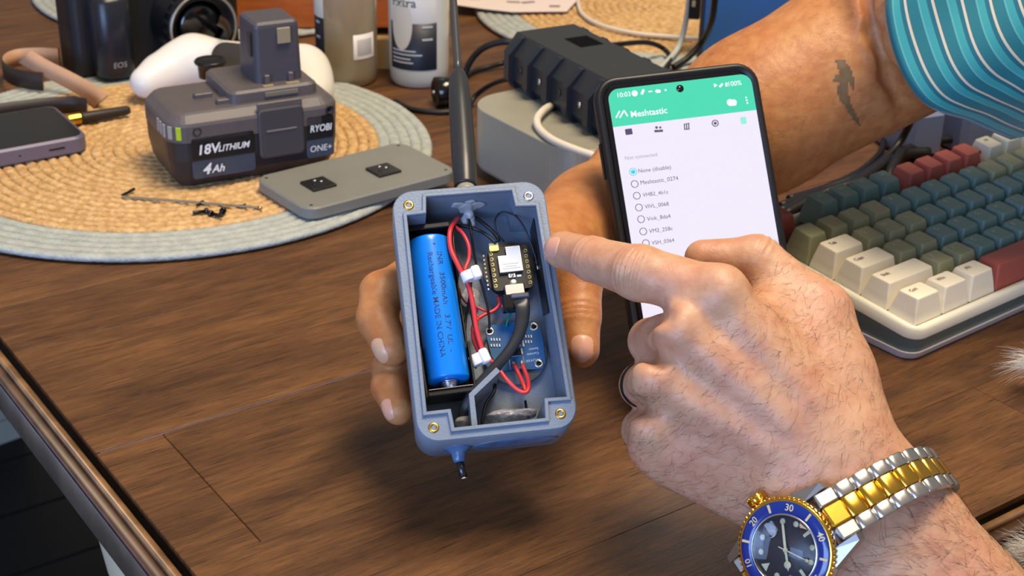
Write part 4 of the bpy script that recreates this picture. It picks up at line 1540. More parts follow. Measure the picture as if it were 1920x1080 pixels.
def cord_ring(k):
    r = (k + 0.5) * PITCHR
    border = k >= 20
    pit = 0.62 if not border else 0.42
    nseg = max(18, int(2 * math.pi * r / 0.21))
    nb = max(3, round(2 * math.pi * r / pit))
    ns = 7
    mb = MB()
    rings = []
    rr0 = random.Random(k)
    for i in range(nseg):
        a = 2 * math.pi * i / nseg + (0 if border else rr0.uniform(-0.1, 0.1) / max(r, 1))
        ring = []
        for j in range(ns):
            t = 2 * math.pi * j / ns
            br = abs(math.sin(nb * a / 2 + 0.9 * math.cos(t)))
            amp = 0.30 if not border else 0.12
            rad = (0.47 if border else 0.45) * (1 - amp + amp * br) * (1 + rr0.uniform(-0.05, 0.05 if border else 0.14))
            ring.append(((r + rad * math.cos(t)) * math.cos(a), (r + rad * math.cos(t)) * math.sin(a), 0.31 + (0.55 if border else 0.72) * rad * math.sin(t)))
        rings.append(ring)
    rings.append(rings[0])
    mb.loft(rings, True, False, False)
    ob = mb.build('border_cord' if border else 'straw_braid', PALEB if border else STRAW)
    me = ob.data
    bpy.data.objects.remove(ob, do_unlink=True)
    return me


cords = [cord_ring(k) for k in range(NR)]


def placemat(label, c, rot):
    t = thing('placemat', label, 'placemat', rotz_frame((c[0], c[1], 0.0), rot), 'round braided straw placemats')
    for k, me in enumerate(cords):
        o = bpy.data.objects.new('border_cord' if k >= 20 else 'straw_braid', me)
        COL.objects.link(o); o.parent = t
        o.rotation_euler = (0, 0, k * 0.7)


placemat('round straw placemat with pale border under the tool battery', (-24.5, 98.7), 0)
placemat('round straw placemat behind the camera and the bottles', (-28.0, 143.5), 40)
placemat('round straw placemat behind the silver computer, under the printed paper', (14.6, 138.0), 80)
MZ = 0.64

# ------------------------------------------------------------------ cordless tool battery
bh = 28.0
bu = np.array([math.cos(math.radians(bh)), math.sin(math.radians(bh)), 0]); bv = np.array([-bu[1], bu[0], 0])
BL_, BW_ = 11.8, 7.2
bcen = P(487, 334, MZ) + bv * (BW_ / 2 - 0.35)
batM = rotz_frame((bcen[0], bcen[1], MZ), bh)
BG = mat('battery_grey', (88, 82, 84), 0.42, var=0.05, vscale=100, bump=0.12, bscale=1500)
BDK = mat('battery_black', (40, 38, 42), 0.4, bump=0.12, bscale=1500)
BPAN = mat('battery_panel_black', (20, 22, 28), 0.3)
BPAN2 = mat('battery_panel_grey', (62, 70, 84), 0.35)
WTXT = mat('white_print', (226, 228, 230), 0.5)
bat = thing('tool_battery', 'dark grey cordless tool battery with upright stem on straw placemat', 'battery', batM)
MB().rr(BL_, BW_, 1.5, [(0, 0.9), (0.2, 0.6), (0.9, 0.25), (2.0, 0.06), (3.25, 0.04)], n=6).build('lower_housing', BDK, bat)
MB().rr(BL_, BW_, 1.5, [(3.27, 0.02), (3.3, 0), (4.35, 0.0), (4.55, 0.10), (5.0, 0.55), (5.1, 0.75)], n=6).build('upper_housing', BG, bat)
MB().rr(6.2, 5.9, 0.7, [(5.08, 0), (5.75, 0.05), (5.9, 0.25)], cx=1.6, cy=0.35, n=4).build('stem_platform', BG, bat)
stem = MB().rr(3.3, 3.6, 0.45, [(5.85, 0.0), (9.6, 0.10), (9.8, 0.14), (9.95, 0.35)], cx=2.35, cy=0.3, n=5).build('stem', mat('stem_grey', (74, 72, 80), 0.4, bump=0.1, bscale=1500), bat)
MB().box(2.35 - 0.05, 2.35 + 0.85, -1.62, -1.45, 8.5, 9.55, 0.03).build('stem_contact', mat('dull_brass', (150, 138, 112), 0.5), stem)
MB().box(0.62, 0.72, -0.9, -0.3, 7.6, 9.2, 0.03).build('stem_slot', BDK, stem)
for x in (1.25, 2.9):
    MB().box(x, x + 0.35, -1.75, -1.4, 5.85, 6.5, 0.05).build('stem_rib', BG, stem)
for x, w in ((1.0, 0.7), (2.6, 0.9)):
    MB().box(x, x + w, -2.2, -1.85, 5.88, 5.93, 0.01).build('contact_mark', mat('dull_gold', (150, 134, 100), 0.5), bat)
MB().box(0.9, 3.2, -2.68, -2.58, 5.35, 5.65, 0.02).build('platform_slot', mat('slot_tan', (120, 110, 98), 0.6), bat)
for x, y in ((-2.6, -0.2), (-1.6, -1.9)):
    MB().box(x - 0.6, x + 0.6, y - 0.28, y + 0.28, 5.05, 5.42, 0.05).build('rail_block', BG, bat)
# latch on the front face
fy_ = -BW_ / 2
MB().rr(3.1, 3.4, 0.3, [(0, 0.02), (0.16, 0.0), (0.24, 0.12)], n=3, M=Matrix.Translation(Vector((1.55, fy_ + 0.08, 3.2))) @ Matrix.Rotation(math.pi / 2, 4, 'X')).build('latch', mat('latch_grey', (66, 64, 68), 0.42), bat)
MB().box(0.5, 2.6, fy_ - 0.2, fy_ - 0.12, 3.3, 3.42, 0.02).build('latch_ridge', mat('latch_ridge', (96, 94, 98), 0.4), bat)
MB().box(0.0, 3.1, fy_ + 0.0, fy_ + 0.2, 4.75, 5.3, 0.05).build('latch_top', BG, bat)


def front_panel(nm, x0, x1, z0, z1, m, dy=0.0):
    mb = MB()
    mb.rr(x1 - x0, z1 - z0, 0.22, [(0, 0), (0.07, 0.0), (0.09, 0.03)], n=3, M=Matrix.Translation(Vector(((x0 + x1) / 2, fy_ + 0.12 - dy, (z0 + z1) / 2))) @ Matrix.Rotation(math.pi / 2, 4, 'X'))
    return mb.build(nm, m, bat)


def front_text(txt, x, z, size, shear=0.25, bold=0.02, dy=0.02, m=WTXT, sx=1.0):
    vs, fs = text_mesh(txt, size, shear, bold, 'LEFT')
    MB().add([(x + a * sx, fy_ - dy, z + b) for a, b, _ in vs], fs).build('lettering', m, bat)


front_panel('label_panel', -4.55, -0.3, 2.05, 3.6, BPAN, 0.03); front_panel('label_panel', -4.55, -0.3, 0.75, 2.0, BPAN2, -0.02)
front_panel('label_panel', 3.3, 5.25, 2.3, 3.9, BPAN, 0.03); front_panel('label_panel', 3.3, 5.25, 0.95, 2.25, BPAN2, -0.02)
front_text('18V', -4.25, 2.75, 0.92, 0.15, 0.025, 0.13); front_text('LITHIUM', -2.85, 2.68, 0.60, 0.3, 0.02, 0.13, WTXT, 0.92)
front_text('4', -3.95, 1.38, 1.0, 0.3, 0.03, 0.09); front_text('Ah', -3.33, 1.32, 0.72, 0.3, 0.02, 0.09)
front_text('RYOBI', 3.5, 3.05, 0.66, 0.15, 0.02, 0.13, WTXT, 0.82); front_text('ONE+', 3.45, 1.62, 0.62, 0.1, 0.0, 0.09, WTXT, 0.95)
# charge indicator on the rounded left end
for k in range(5):
    if k < 2:
        m_ = rotz_frame((-BL_ / 2, -1.0 - 0.62 * k, 3.95), 180)
    else:
        a = math.radians(188 + 24 * (k - 2))
        m_ = rotz_frame((-BL_ / 2 + 1.5 + 1.5 * math.cos(a), -BW_ / 2 + 1.5 + 1.5 * math.sin(a), 3.95), math.degrees(a))
    MB().box(-0.04, 0.05, -0.17, 0.17, -0.45, 0.42, 0.02, m_).build('charge_light', mat('lime_light', (172, 198, 20), 0.4) if k == 4 else mat('grey_light', (160, 154, 148), 0.5), bat)
for x, z in ((-4.1, 4.0), (5.0, 4.2)):
    MB().lathe([(0.3, 0), (0.3, 0.08), (0.2, 0.08), (0.2, 0.0), (0, 0.0)], 18, Matrix.Translation(Vector((x, fy_ + 0.05, z))) @ Matrix.Rotation(math.pi / 2, 4, 'X')).build('screw_well', BDK, bat)

# ------------------------------------------------------------------ box lid with two square plates
lidL, lidB, lidR = P(487, 352, MZ), P(585, 412, MZ), P(842, 343, MZ)
lc = (lidL + lidR) / 2
lu = unit(lidR - lidB); ang = math.degrees(math.atan2(lu[1], lu[0]))
lid = thing('box_lid', 'flat grey lid with two small square metal plates beside tool battery', 'lid', rotz_frame((lc[0] + 0.15, lc[1], MZ), ang))
LIDG = mat('lid_grey', (122, 122, 116), 0.45, var=0.03, bump=0.1, bscale=900)
MB().rr(11.7, 6.8, 1.0, [(0, 0.12), (0.1, 0.0), (0.72, 0.0), (0.82, 0.1)], n=6).build('plate', LIDG, lid)
LM = rotz_frame((lc[0] + 0.15, lc[1], MZ), ang)
for px, py in ((597, 345), (719, 319)):
    q = inv_pt(LM, P(px, py, MZ + 0.9))
    b_ = MB().rr(1.75, 1.75, 0.05, [(0.83, 0), (0.96, 0.0), (0.99, 0.03)], cx=q[0], cy=q[1], n=2).build('square_plate', mat('dark_metal', (58, 58, 58), 0.3, metal=0.7), lid)
    for dx, dy in ((-0.35, -0.1), (0.3, 0.15), (0.02, 0.5)):
        MB().lathe([(0.14, 0.985), (0.12, 1.03), (0, 1.03)], 10, Matrix.Translation(Vector((q[0] + dx, q[1] + dy, 0)))).build('glint_dot', STEEL if dx > -0.1 else BLACKP, b_)  # small dots added in place of specular glints on the plate
for sx in (-1, 1):
    for sy in (-1, 1):
        MB().lathe([(0.12, 0.80), (0.12, 0.825), (0, 0.825)], 12, Matrix.Translation(Vector((sx * 5.2, sy * 2.8, 0)))).build('screw_hole', BLACKP, lid)

# ------------------------------------------------------------------ hex key and little screws
hp = [P(252, 353, MZ + 1.0), P(229, 367, MZ + 0.12), P(232, 370, MZ + 0.10)]
hk_ = MB().tube([P(229, 369, MZ + 0.1), P(360, 379, MZ + 0.1), P(492, 390, MZ + 0.1)], 0.085, 6, False)
o = thing('hex_key', 'long thin hex key lying on the straw placemat', 'hex key', Matrix.Translation(Vector(P(229, 369, MZ))))
org = P(229, 369, MZ)
hk_.v = [tuple(np.array(q) - org) for q in hk_.v]
hk_.build('long_arm', mat('tarnished_steel', (150, 138, 116), 0.4, metal=0.6), o)
t = MB().tube([org + [0, 0, .1], P(240, 361, MZ + 0.15), P(252, 354, MZ + 0.2)], 0.10, 6, False); t.v = [tuple(np.array(q) - org) for q in t.v]
t.build('short_arm', BLACKP, o)
t = MB().tube([P(484, 389.4, MZ + 0.1), P(490, 390, MZ + 0.1)], 0.11, 6); t.v = [tuple(np.array(q) - org) for q in t.v]
t.build('gold_tip', BRASS, o)
for i, (px, py, an, lab) in enumerate(((384, 396, 20, 'small black screw left of the other screws on straw mat'), (398, 401, 160, 'black screw with head turned right, below the hex key'), (417, 396, 80, 'black screw standing nearest the grey lid on straw mat'),
                                      (378, 379, 60, 'tiny black screw touching the hex key shaft'), (457, 384, 10, 'tiny dark screw by the hex key end'))):
    k = 1.0 if i < 3 else 0.65
    q = P(px, py, MZ + 0.14)
    sc_ = thing('screw', lab, 'screw', rotz_frame((q[0], q[1], MZ + 0.13 * k), an), 'small black screws on the placemat')
    ry_ = Matrix.Rotation(math.pi / 2, 4, 'Y')
    MB().lathe([(0.22 * k, 0.0), (0.22 * k, 0.22 * k), (0.12 * k, 0.22 * k), (0.12 * k, 0.1 * k), (0, 0.1 * k)], 12, ry_).build('head', BLACKG, sc_)
    MB().lathe([(0.11 * k, -0.75 * k), (0.12 * k, -0.7 * k), (0.12 * k, 0.0)], 10, ry_).build('shaft', BLACKP, sc_)

# ------------------------------------------------------------------ game controller behind the battery
gc = P(462, 179, MZ)
gM = rotz_frame((gc[0], gc[1], MZ), -14)
gw = lambda x, y, z: np.array(gM @ Vector((x, y, z)))
gp = []
for s_ in (-1, 1):
    gp += [cap(gw(s_ * 4.6, 0.6, 2.1), gw(s_ * 6.2, -1.6, 1.6), 1.75, 1.35, 1.4), cap(gw(s_ * 5.6, -0.8, 1.8), gw(s_ * 6.6, -3.4, 1.45), 1.5, 1.2, 1.2)]
gp += [cap(gw(-4.4, 0.6, 2.2), gw(4.4, 0.6, 2.2), 1.75, 1.75, 1.5)]
ctrl, _, _ = organic('game_controller', gp, 0.16, mat('white_shell', (226, 222, 216), 0.4), None, 2, gw(0, 0, 0))
tag(ctrl, 'white game controller lying behind the tool battery', 'game controller')


def gpart(nm, mbx, m):
    o = np.array(gw(0, 0, 0)); mbx.v = [tuple(np.array(q) - o) for q in mbx.v]
    return mbx.build(nm, m, ctrl)


q = P(394, 113, MZ + 3.9); ql = inv_pt(gM, q)
gpart('thumbstick', MB().lathe([(0.9, -1.2), (0.95, -0.3), (1.15, -0.15), (1.2, 0.0), (1.1, 0.12), (0.7, 0.06), (0, 0.04)], 24, gM @ Matrix.Translation(Vector((ql[0], ql[1], 3.85)))), BLACKP)
gpart('face_panel', MB().rr(5.4, 2.6, 1.0, [(0, 0), (0.35, 0.05), (0.5, 0.3)], n=5, M=gM @ Matrix.Translation(Vector((0.4, -0.75, 3.0))) @ Matrix.Rotation(math.radians(48), 4, 'X')), mat('charcoal_panel', (54, 50, 48), 0.5))

# ------------------------------------------------------------------ camera with strap
cg = P(175, 176, MZ)
cA = 33.0
cM = rotz_frame((cg[0] + 3.2, cg[1] + 9.6, MZ), cA)           # front faces local -y
CB = mat('camera_black', (26, 26, 30), 0.45, bump=0.2, bscale=1800)
CB2 = mat('camera_satin', (34, 36, 44), 0.3)
camr = thing('camera', 'black digital camera with leather strap behind the white controller', 'camera', cM)
MB().rr(14.2, 4.2, 1.0, [(0, 0.15), (0.15, 0.0), (6.9, 0.0), (7.1, 0.12), (7.3, 0.5)], cx=-0.8, n=5).build('body', CB, camr)
MB().rr(3.0, 3.6, 1.2, [(0.05, 0.3), (0.4, 0.0), (6.2, 0.0), (6.6, 0.3), (6.7, 0.7)], cx=-5.0, cy=-2.6, n=6, smooth=True).build('grip', CB2, camr)
MB().rr(4.6, 4.4, 0.7, [(7.1, 0), (8.4, 0.15), (9.0, 0.8)], cx=1.6, cy=-0.2, n=4).build('viewfinder_hump', CB, camr)
for x, r in ((-4.9, 0.75), (-3.0, 0.95), (-1.4, 0.55)):
    MB().lathe([(r, 7.2), (r, 7.75), (r * 0.9, 7.85), (0, 7.85)], 24, Matrix.Translation(Vector((x, -0.3, 0)))).build('dial', CB2, camr)
MB().rr(1.2, 1.6, 0.3, [(6.6, 0), (6.95, 0.1)], cx=-5.0, cy=-2.9, n=3).build('shutter_button', STEEL if False else CB2, camr)
lm = Matrix.Translation(Vector((1.6, -2.1, 3.7))) @ Matrix.Rotation(math.pi / 2, 4, 'X')
MB().lathe([(3.1, -0.1), (3.1, 0.4), (2.9, 0.5), (2.9, 1.9), (2.75, 2.0), (2.75, 2.4), (2.95, 2.5), (2.95, 3.4), (2.8, 3.6), (2.55, 3.6), (2.3, 2.9), (2.0, 2.8)], 48, lm, cap=False).build('lens_barrel', mat('lens_black', (18, 18, 22), 0.28), camr)
MB().lathe([(2.80, 3.58), (2.80, 3.7), (2.62, 3.7), (2.60, 3.55)], 48, lm, cap=False).build('lens_ring', mat('pale_ring', (170, 164, 150), 0.35, metal=0.6), camr)
MB().lathe([(2.1, 2.7), (1.4, 2.95), (0.7, 3.05), (0, 3.08)], 32, lm).build('lens_glass', mat('lens_glass', (8, 9, 14), 0.05, coat=1.0), camr)
for k in range(24):
    a = 2 * math.pi * k / 24
    MB().box(-0.12, 0.12, -0.06, 0.06, 2.6, 3.3, 0, lm @ Matrix.Rotation(a, 4, 'Z') @ Matrix.Translation(Vector((0, 2.97, 0)))).build('focus_rib', CB, camr)
vs, fs = text_mesh('EOS', 0.62, 0.1, 0.0)
MB().add([(x - 5.0, -4.43, 1.3 + y) for x, y, _ in vs], fs).build('lettering', mat('grey_print2', (150, 150, 150), 0.5), camr)
MB().lathe([(0.25, 0), (0.22, 0.12), (0, 0.14)], 14, Matrix.Translation(Vector((-1.9, -2.1, 6.6))) @ Matrix.Rotation(math.pi / 2, 4, 'X')).build('lamp', WHITEP, camr)
STR_O = mat('strap_dark', (44, 36, 34), 0.5); STR_I = mat('strap_tan', (190, 150, 118), 0.7, var=0.08)


def strap(pts, w, nm, par, parM, m=(STR_O, STR_I), up=None):
    """pts = (px, py, height of the band's lower edge, lean)"""
    path = smooth_path([np.append(P(a, b, z), 0)[:3] for a, b, z in pts], 8)
    mb = MB(); r0, r1 = [], []
    for i, p in enumerate(path):
        t = unit(path[min(i + 1, len(path) - 1)] - path[max(i - 1, 0)])
        side = unit(np.cross(t, [0, 0, 1.0]))
        upv = np.array([0, 0, 1.0]) if up is None else unit(np.array(up))
        a = inv_pt(parM, p); b = inv_pt(parM, p + upv * w)
        a2 = inv_pt(parM, p + side * 0.12); b2 = inv_pt(parM, p + upv * w + side * 0.12)
        r0.append((a, b)); r1.append((a2, b2))
    n = len(path)
    vs = [q for r in r0 for q in r] + [q for r in r1 for q in r]
    fo = [[2 * i, 2 * i + 1, 2 * i + 3, 2 * i + 2] for i in range(n - 1)]
    fi = [[2 * n + 2 * i, 2 * n + 2 * i + 2, 2 * n + 2 * i + 3, 2 * n + 2 * i + 1] for i in range(n - 1)]
    ed = []
    for i in range(n - 1):
        ed.append([2 * i + 1, 2 * n + 2 * i + 1, 2 * n + 2 * i + 3, 2 * i + 3]); ed.append([2 * i, 2 * i + 2, 2 * n + 2 * i + 2, 2 * n + 2 * i])
    mb.add(vs, fo, True, None, 0)
    mb.f += fi + ed; mb.sm += [True] * len(fi) + [False] * len(ed); mb.mi += [1] * (len(fi) + len(ed))
    return mb.build(nm, None, par, mats=list(m))


DB = (STR_I, STR_O)
strap([(112, 124, 1.2), (80, 122, 0.9), (40, 124, 0.7), (16, 132, 0.7), (9, 144, 0.7), (22, 157, 0.7), (50, 166, 0.7), (84, 170, 0.7)], 1.45, 'strap', camr, cM, DB)
strap([(36, 116, 2.6), (70, 136, 2.0), (110, 156, 1.4), (150, 178, 0.9), (180, 200, 0.7)], 1.5, 'strap', camr, cM, (STR_O, STR_I), up=(0.62, -0.1, 0.55))
strap([(-30, 230, 0.7), (30, 222, 0.7), (95, 214, 0.7), (140, 212, 0.7), (166, 216, 0.7)], 1.3, 'strap', camr, cM, DB)
strap([(430, 92, 0.9), (428, 78, 3.0), (424, 58, 5.0), (408, 46, 6.6)], 0.9, 'strap_end', camr, cM, (STR_O, STR_O), up=(0.35, -0.3, 0.9))

# ------------------------------------------------------------------ phone lying flat and stub antenna
pr_ = P(163, 284, MZ); pl_ = P(0, 314, MZ)
pdir = unit(pl_ - pr_); pang = math.degrees(math.atan2(-pdir[1], -pdir[0]))
fM = rotz_frame((pr_[0], pr_[1], MZ), pang)
fp = thing('smartphone', 'dark phone lying flat on the straw placemat at the left edge', 'phone', fM)
MB().rr(15.0, 7.4, 0.9, [(0, 0.15), (0.15, 0.0), (1.05, 0.0), (1.2, 0.12)], cx=-7.3, cy=3.6, n=6).build('frame', mat('purple_grey_metal', (108, 104, 122), 0.35, metal=0.3), fp)
MB().rr(14.5, 6.9, 0.75, [(1.19, 0), (1.24, 0.03)], cx=-7.3, cy=3.6, n=6).build('glass', mat('dark_glass2', (14, 14, 16), 0.25), fp)
MB().box(-2.6, -1.5, -0.13, -0.06, 0.55, 0.72, 0.01).build('port_slot', BLACKP, fp)
MB().lathe([(0.08, 0), (0.08, 0.02), (0, 0.02)], 10, Matrix.Translation(Vector((-4.6, -0.09, 0.6))) @ Matrix.Rotation(math.pi / 2, 4, 'X')).build('mic_hole', BLACKP, fp)
sa0, sa1 = P(136, 224, MZ + 0.45), P(243, 206, MZ + 0.45)
sd = unit(sa1 - sa0); sxx = unit(np.cross(sd, [0, 0, 1.0]))
sM = frame(sa0, sxx, np.cross(sd, sxx), sd)
sl_ = float(np.linalg.norm(sa1 - sa0))
st_ = thing('stub_antenna', 'short black antenna with gold connector beside the flat phone', 'antenna', sM)
MB().lathe([(0.42, -0.3), (0.45, 0), (0.45, 0.55), (0.36, 0.62)], 12, smooth=False).build('connector', mat('gold', (214, 176, 60), 0.3, metal=1.0), st_)
MB().lathe([(0.40, 0.6), (0.42, 0.8), (0.34, sl_ - 0.2), (0.26, sl_)], 16).build('rod', mat('black_brown_rubber', (44, 36, 34), 0.5), st_)

# ------------------------------------------------------------------ bottles
def bottle(label, base, rad, ht, rot, liquid, lab_ang, white):
    m_ = rotz_frame((base[0], base[1], 0.0), rot)
    t = thing('bottle', label, 'bottle', m_)
    body = mat('cloudy_bottle' if white else 'clear_bottle', (222, 226, 220) if white else (188, 176, 150), 0.18, trans=0.15 if white else 0.55, coat=0.4)
    MB().lathe([(rad * 0.80, 0), (rad * 0.92, 0.15), (rad * 0.97, 0.6), (rad, 1.4), (rad, ht - 2), (rad * 0.8, ht - 0.6), (rad * 0.45, ht), (rad * 0.45, ht + 1.2)], 40).build('body', body, t)
    MB().lathe([(rad * 0.5, ht + 0.8), (rad * 0.5, ht + 2.4), (rad * 0.45, ht + 2.5), (0, ht + 2.5)], 30).build('cap', WHITEP, t)
    if liquid:
        pass

    def arc(nm, a0, a1, z0, z1, m, dr=0.02, n=24):
        mb = MB(); r0, r1 = rad + dr, rad + dr + 0.015
        ring = lambda r, z: [(r * math.cos(a0 + (a1 - a0) * k / n), r * math.sin(a0 + (a1 - a0) * k / n), z) for k in range(n + 1)]
        prof = [ring(r1, z0), ring(r1, z1), ring(r0, z1), ring(r0, z0), ring(r1, z0)]
        mb.loft(prof, True, False, False, False)
        return mb.build(nm, m, t)

    def arc_text(txt, a, z, size, m, dr=0.045):
        vs, fs = text_mesh(txt, size, 0, 0.01)
        MB().add([((rad + dr) * math.cos(a + x / rad), (rad + dr) * math.sin(a + x / rad), z + y) for x, y, _ in vs], fs).build('lettering', m, t)
    return t, arc, arc_text


LBW = mat('label_white', (206, 206, 204), 0.5); LBN = mat('label_navy', (22, 28, 44), 0.45); LBI = mat('label_ink', (60, 70, 66), 0.5)
b1 = P(783, 166, 0)
cd = math.degrees(math.atan2(-b1[1], -b1[0]))
t1_, arc1, tx1 = bottle('white bottle with navy and white label left of the antenna', (b1[0], b1[1] + 2.0), 2.42, 13, cd, None, 0, True)
R_ = math.radians
arc1('label', R_(-62), R_(35), 5.4, 12.0, LBW)
arc1('label_panel', R_(-62), R_(35), 1.6, 5.4, LBN)
# pale oval on the label
mb = MB(); rings_ = []
for f in (1.0, 0.8, 0.6, 0.4, 0.2, 0.02):
    rg = []
    for k in range(32):
        a = 2 * math.pi * k / 32
        an, z = R_(-34) + f * R_(22) * math.cos(a), 5.3 + f * 2.1 * math.sin(a)
        rg.append((2.462 * math.cos(an), 2.462 * math.sin(an), z))
    rings_.append(rg)
mb.loft(rings_, True, False, True); mb.build('label_oval', mat('label_cream', (212, 206, 192), 0.5), t1_)
tx1('Extra', R_(-30), 7.0, 1.0, LBI)
for k, (w, z) in enumerate(((50, 3.15), (62, 2.85), (40, 2.5), (45, 2.2))):
    arc1('label_line', R_(-56), R_(-56 + w), z - 0.06, z + 0.06, mat('label_grey', (150, 156, 168), 0.5), 0.04)
for k, z in enumerate((5.1, 4.1)):
    arc1('label_line', R_(6), R_(26), z - 0.08, z + 0.08, mat('label_grey', (150, 156, 168), 0.5), 0.04, 8)
b2 = P(652, 164, 0)
cd2 = math.degrees(math.atan2(-b2[1], -b2[0]))
t2_, arc2, tx2 = bottle('clear tan bottle turned to show its barcode sticker', (b2[0] - 0.2, b2[1] + 1.9), 2.45, 13, cd2, None, 0, False)
arc2('label', R_(-112), R_(-45), 5.6, 12.0, LBW); arc2('label_panel', R_(-112), R_(-45), 1.6, 5.6, LBN)
for z in (5.2, 4.0, 2.3):
    arc2('label_line', R_(-70), R_(-56), z - 0.1, z + 0.1, mat('label_grey', (150, 156, 168), 0.5), 0.04, 8)
arc2('sticker', R_(12), R_(58), 2.4, 4.4, mat('sticker_white', (214, 210, 214), 0.5))
for k in range(9):
    arc2('bar', R_(20 + 3.6 * k), R_(22 + 3.6 * k), 2.7, 4.0, mat('bar_grey', (140, 138, 144), 0.5), 0.04, 2)
q = P(716, 131, 0)
MB().box(-0.7, 0.7, -0.5, 0.5, 0, 2.6, 0.06).build('wood_block', mat('tan_wood', (206, 170, 112), 0.6, var=0.1), None)
o = bpy.data.objects['wood_block']; o.location = Vector((q[0], q[1] + 0.6, 0)) * S; o.rotation_euler = (0, 0, 0.1)
tag(o, 'small tan wooden block standing between the two bottles', 'wood block')

# orange-brown box behind
q0, q1 = P(425, 64, MZ), P(592, 57, MZ)
mid = (q0 + q1) / 2
crt = thing('wooden_box', 'orange-brown wooden box at the back behind the camera', 'box', rotz_frame((mid[0] - 5.5, mid[1] + 9.5, MZ), 4))
WB = mat('orange_wood', (178, 96, 42), 0.5, var=0.15, vscale=30, stretch=(1, 1, 6))
for nm, x0_, x1_, y0_, y1_ in (('panel', -6, 17, -8.5, -7.7), ('panel', -6, 17, 7.7, 8.5), ('panel', -6, -5.2, -7.7, 7.7), ('panel', 16.2, 17, -7.7, 7.7)):
    MB().box(x0_, x1_, y0_, y1_, 0, 9.0, 0.08).build(nm, WB, crt)
MB().box(-5.2, 16.2, -7.7, 7.7, 0.1, 0.7).build('base', WB, crt)

# ------------------------------------------------------------------ silver computer, black ribbed device, cables
mcM = rotz_frame((5.1, 95.4, 0.0), TA)
ALU = mat('silver_aluminium', (168, 166, 152), 0.42, metal=0.35, var=0.02)
mac = thing('mini_computer', 'silver rounded square mini computer behind the grey box', 'computer', mcM)
MB().lathe([(4.9, 0), (5.0, 0.15), (5.0, 0.6), (4.9, 0.7)], 48).build('foot', BLACKP, mac)
MB().rr(12.7, 12.7, 2.9, [(0.6, 0.35), (0.7, 0.12), (0.95, 0.0), (4.9, 0.0), (4.97, 0.03), (5.0, 0.1)], n=12).build('casing', ALU, mac)
dvM0 = P(1060, 206, 5.02)
rbM = rotz_frame((dvM0[0] + 2.1, dvM0[1] + 0.9, 5.02), TA - 6)
RB = mat('black_rib_plastic', (40, 43, 48), 0.42)
rib = thing('drive_enclosure', 'black ribbed enclosure lying on the silver computer', 'enclosure', rbM)
LR, WR_, HR = 14.0, 6.6, 3.6
prof_ = [(-WR_ / 2 + 0.5, 0), (WR_ / 2 - 0.5, 0), (WR_ / 2, 0.7), (WR_ / 2, 2.4), (WR_ / 2 - 1.0, HR), (-WR_ / 2 + 1.0, HR), (-WR_ / 2, 2.4), (-WR_ / 2, 0.7)]
MB().loft([[(x, y, z) for x, z in prof_] for y in (-LR / 2, LR / 2)], False).build('shell', RB, rib)
MB().box(-0.2, 1.6, 1.9, 4.1, HR - 0.02, HR + 0.02).build('slot', mat('slot_black', (6, 6, 8), 0.8, spec=0.1), rib)
pf2 = [(x * 1.13, max(0.0, z * 1.03 - 0.02)) for x, z in prof_]
for k in range(5):
    y = 5.9 - 2.6 * k
    m_ = MB()
    m_.loft([[(x, y + d, z) for x, z in pf2] for d in (-0.32, 0.32)], False)
    # rib only on the flanks: cut the top by lowering it
    m_.v = [(x, y_, min(z, HR - 0.06)) for x, y_, z in m_.v]
    m_.build('rib', mat('rib_blue_black', (32, 37, 46), 0.38), rib)
for k in range(4):
    MB().lathe([(0.22, 0), (0.22, 0.1), (0, 0.1)], 12, Matrix.Translation(Vector((-WR_ / 2 - 0.02, 4.6 - 2.6 * k, 1.6))) @ Matrix.Rotation(-math.pi / 2, 4, 'Y')).build('screw_head', STEEL if k % 2 else BDK, rib)


def cord(label, pts, r, m, cat='cable', nm='cable', group=None):
    path = smooth_path([P(a, b, z) for a, b, z in pts], 8)
    return tag(MB().tube(path, r, 8).build(nm, m, None, origin=path[0]), label, cat, group)


WCAB = mat('white_cable', (214, 206, 190), 0.45); BCAB = mat('black_cable', (24, 22, 22), 0.45)
cord('white cable looping from black enclosure over the silver computer front', [(1036, 196, 5.3), (1018, 208, 5.6), (1007, 224, 5.5), (1012, 242, 5.3), (1036, 262, 5.3), (1080, 281, 5.3), (1130, 297, 5.1), (1190, 318, 4.6), (1240, 345, 3.0), (1270, 375, 0.4)], 0.26, WCAB)
cord('black cable arching high left of the ribbed enclosure', [(862, 190, 0.3), (868, 150, 1.2), (884, 112, 2.8), (910, 88, 4.0), (945, 78, 4.6), (972, 82, 4.6), (1000, 96, 4.8)], 0.26, BCAB)
cord('black cable lying low between antenna and ribbed enclosure', [(845, 168, 0.3), (880, 138, 0.3), (915, 126, 0.4), (955, 116, 0.8), (985, 118, 3.0)], 0.24, BCAB)
cord('thin black cable rising to the enclosure left end', [(878, 206, 0.2), (890, 182, 0.8), (915, 162, 2.0), (945, 150, 3.4), (975, 148, 5.6)], 0.2, BCAB)
cord('black cable curving over the mat right of the enclosure', [(1090, 100, 4.0), (1120, 89, 3.6), (1170, 82, 3.0), (1215, 80, 2.2), (1245, 92, 1.2), (1256, 112, 0.9), (1240, 140, 0.8)], 0.22, BCAB)
cord('thin white cable lying in a curve on the back mat', [(1086, -20, 0.9), (1084, 4, 0.9), (1094, 28, 0.9), (1130, 48, 0.9), (1190, 62, 0.9), (1250, 68, 0.9), (1330, 74, 0.9)], 0.2, WCAB)
cord('grey white cable dropping down beside the blue panel', [(1296, -40, 7.0), (1292, 0, 5.0), (1284, 50, 2.6), (1272, 88, 1.2), (1250, 116, 0.9), (1222, 140, 0.9)], 0.24, mat('grey_cable', (186, 192, 190), 0.4))
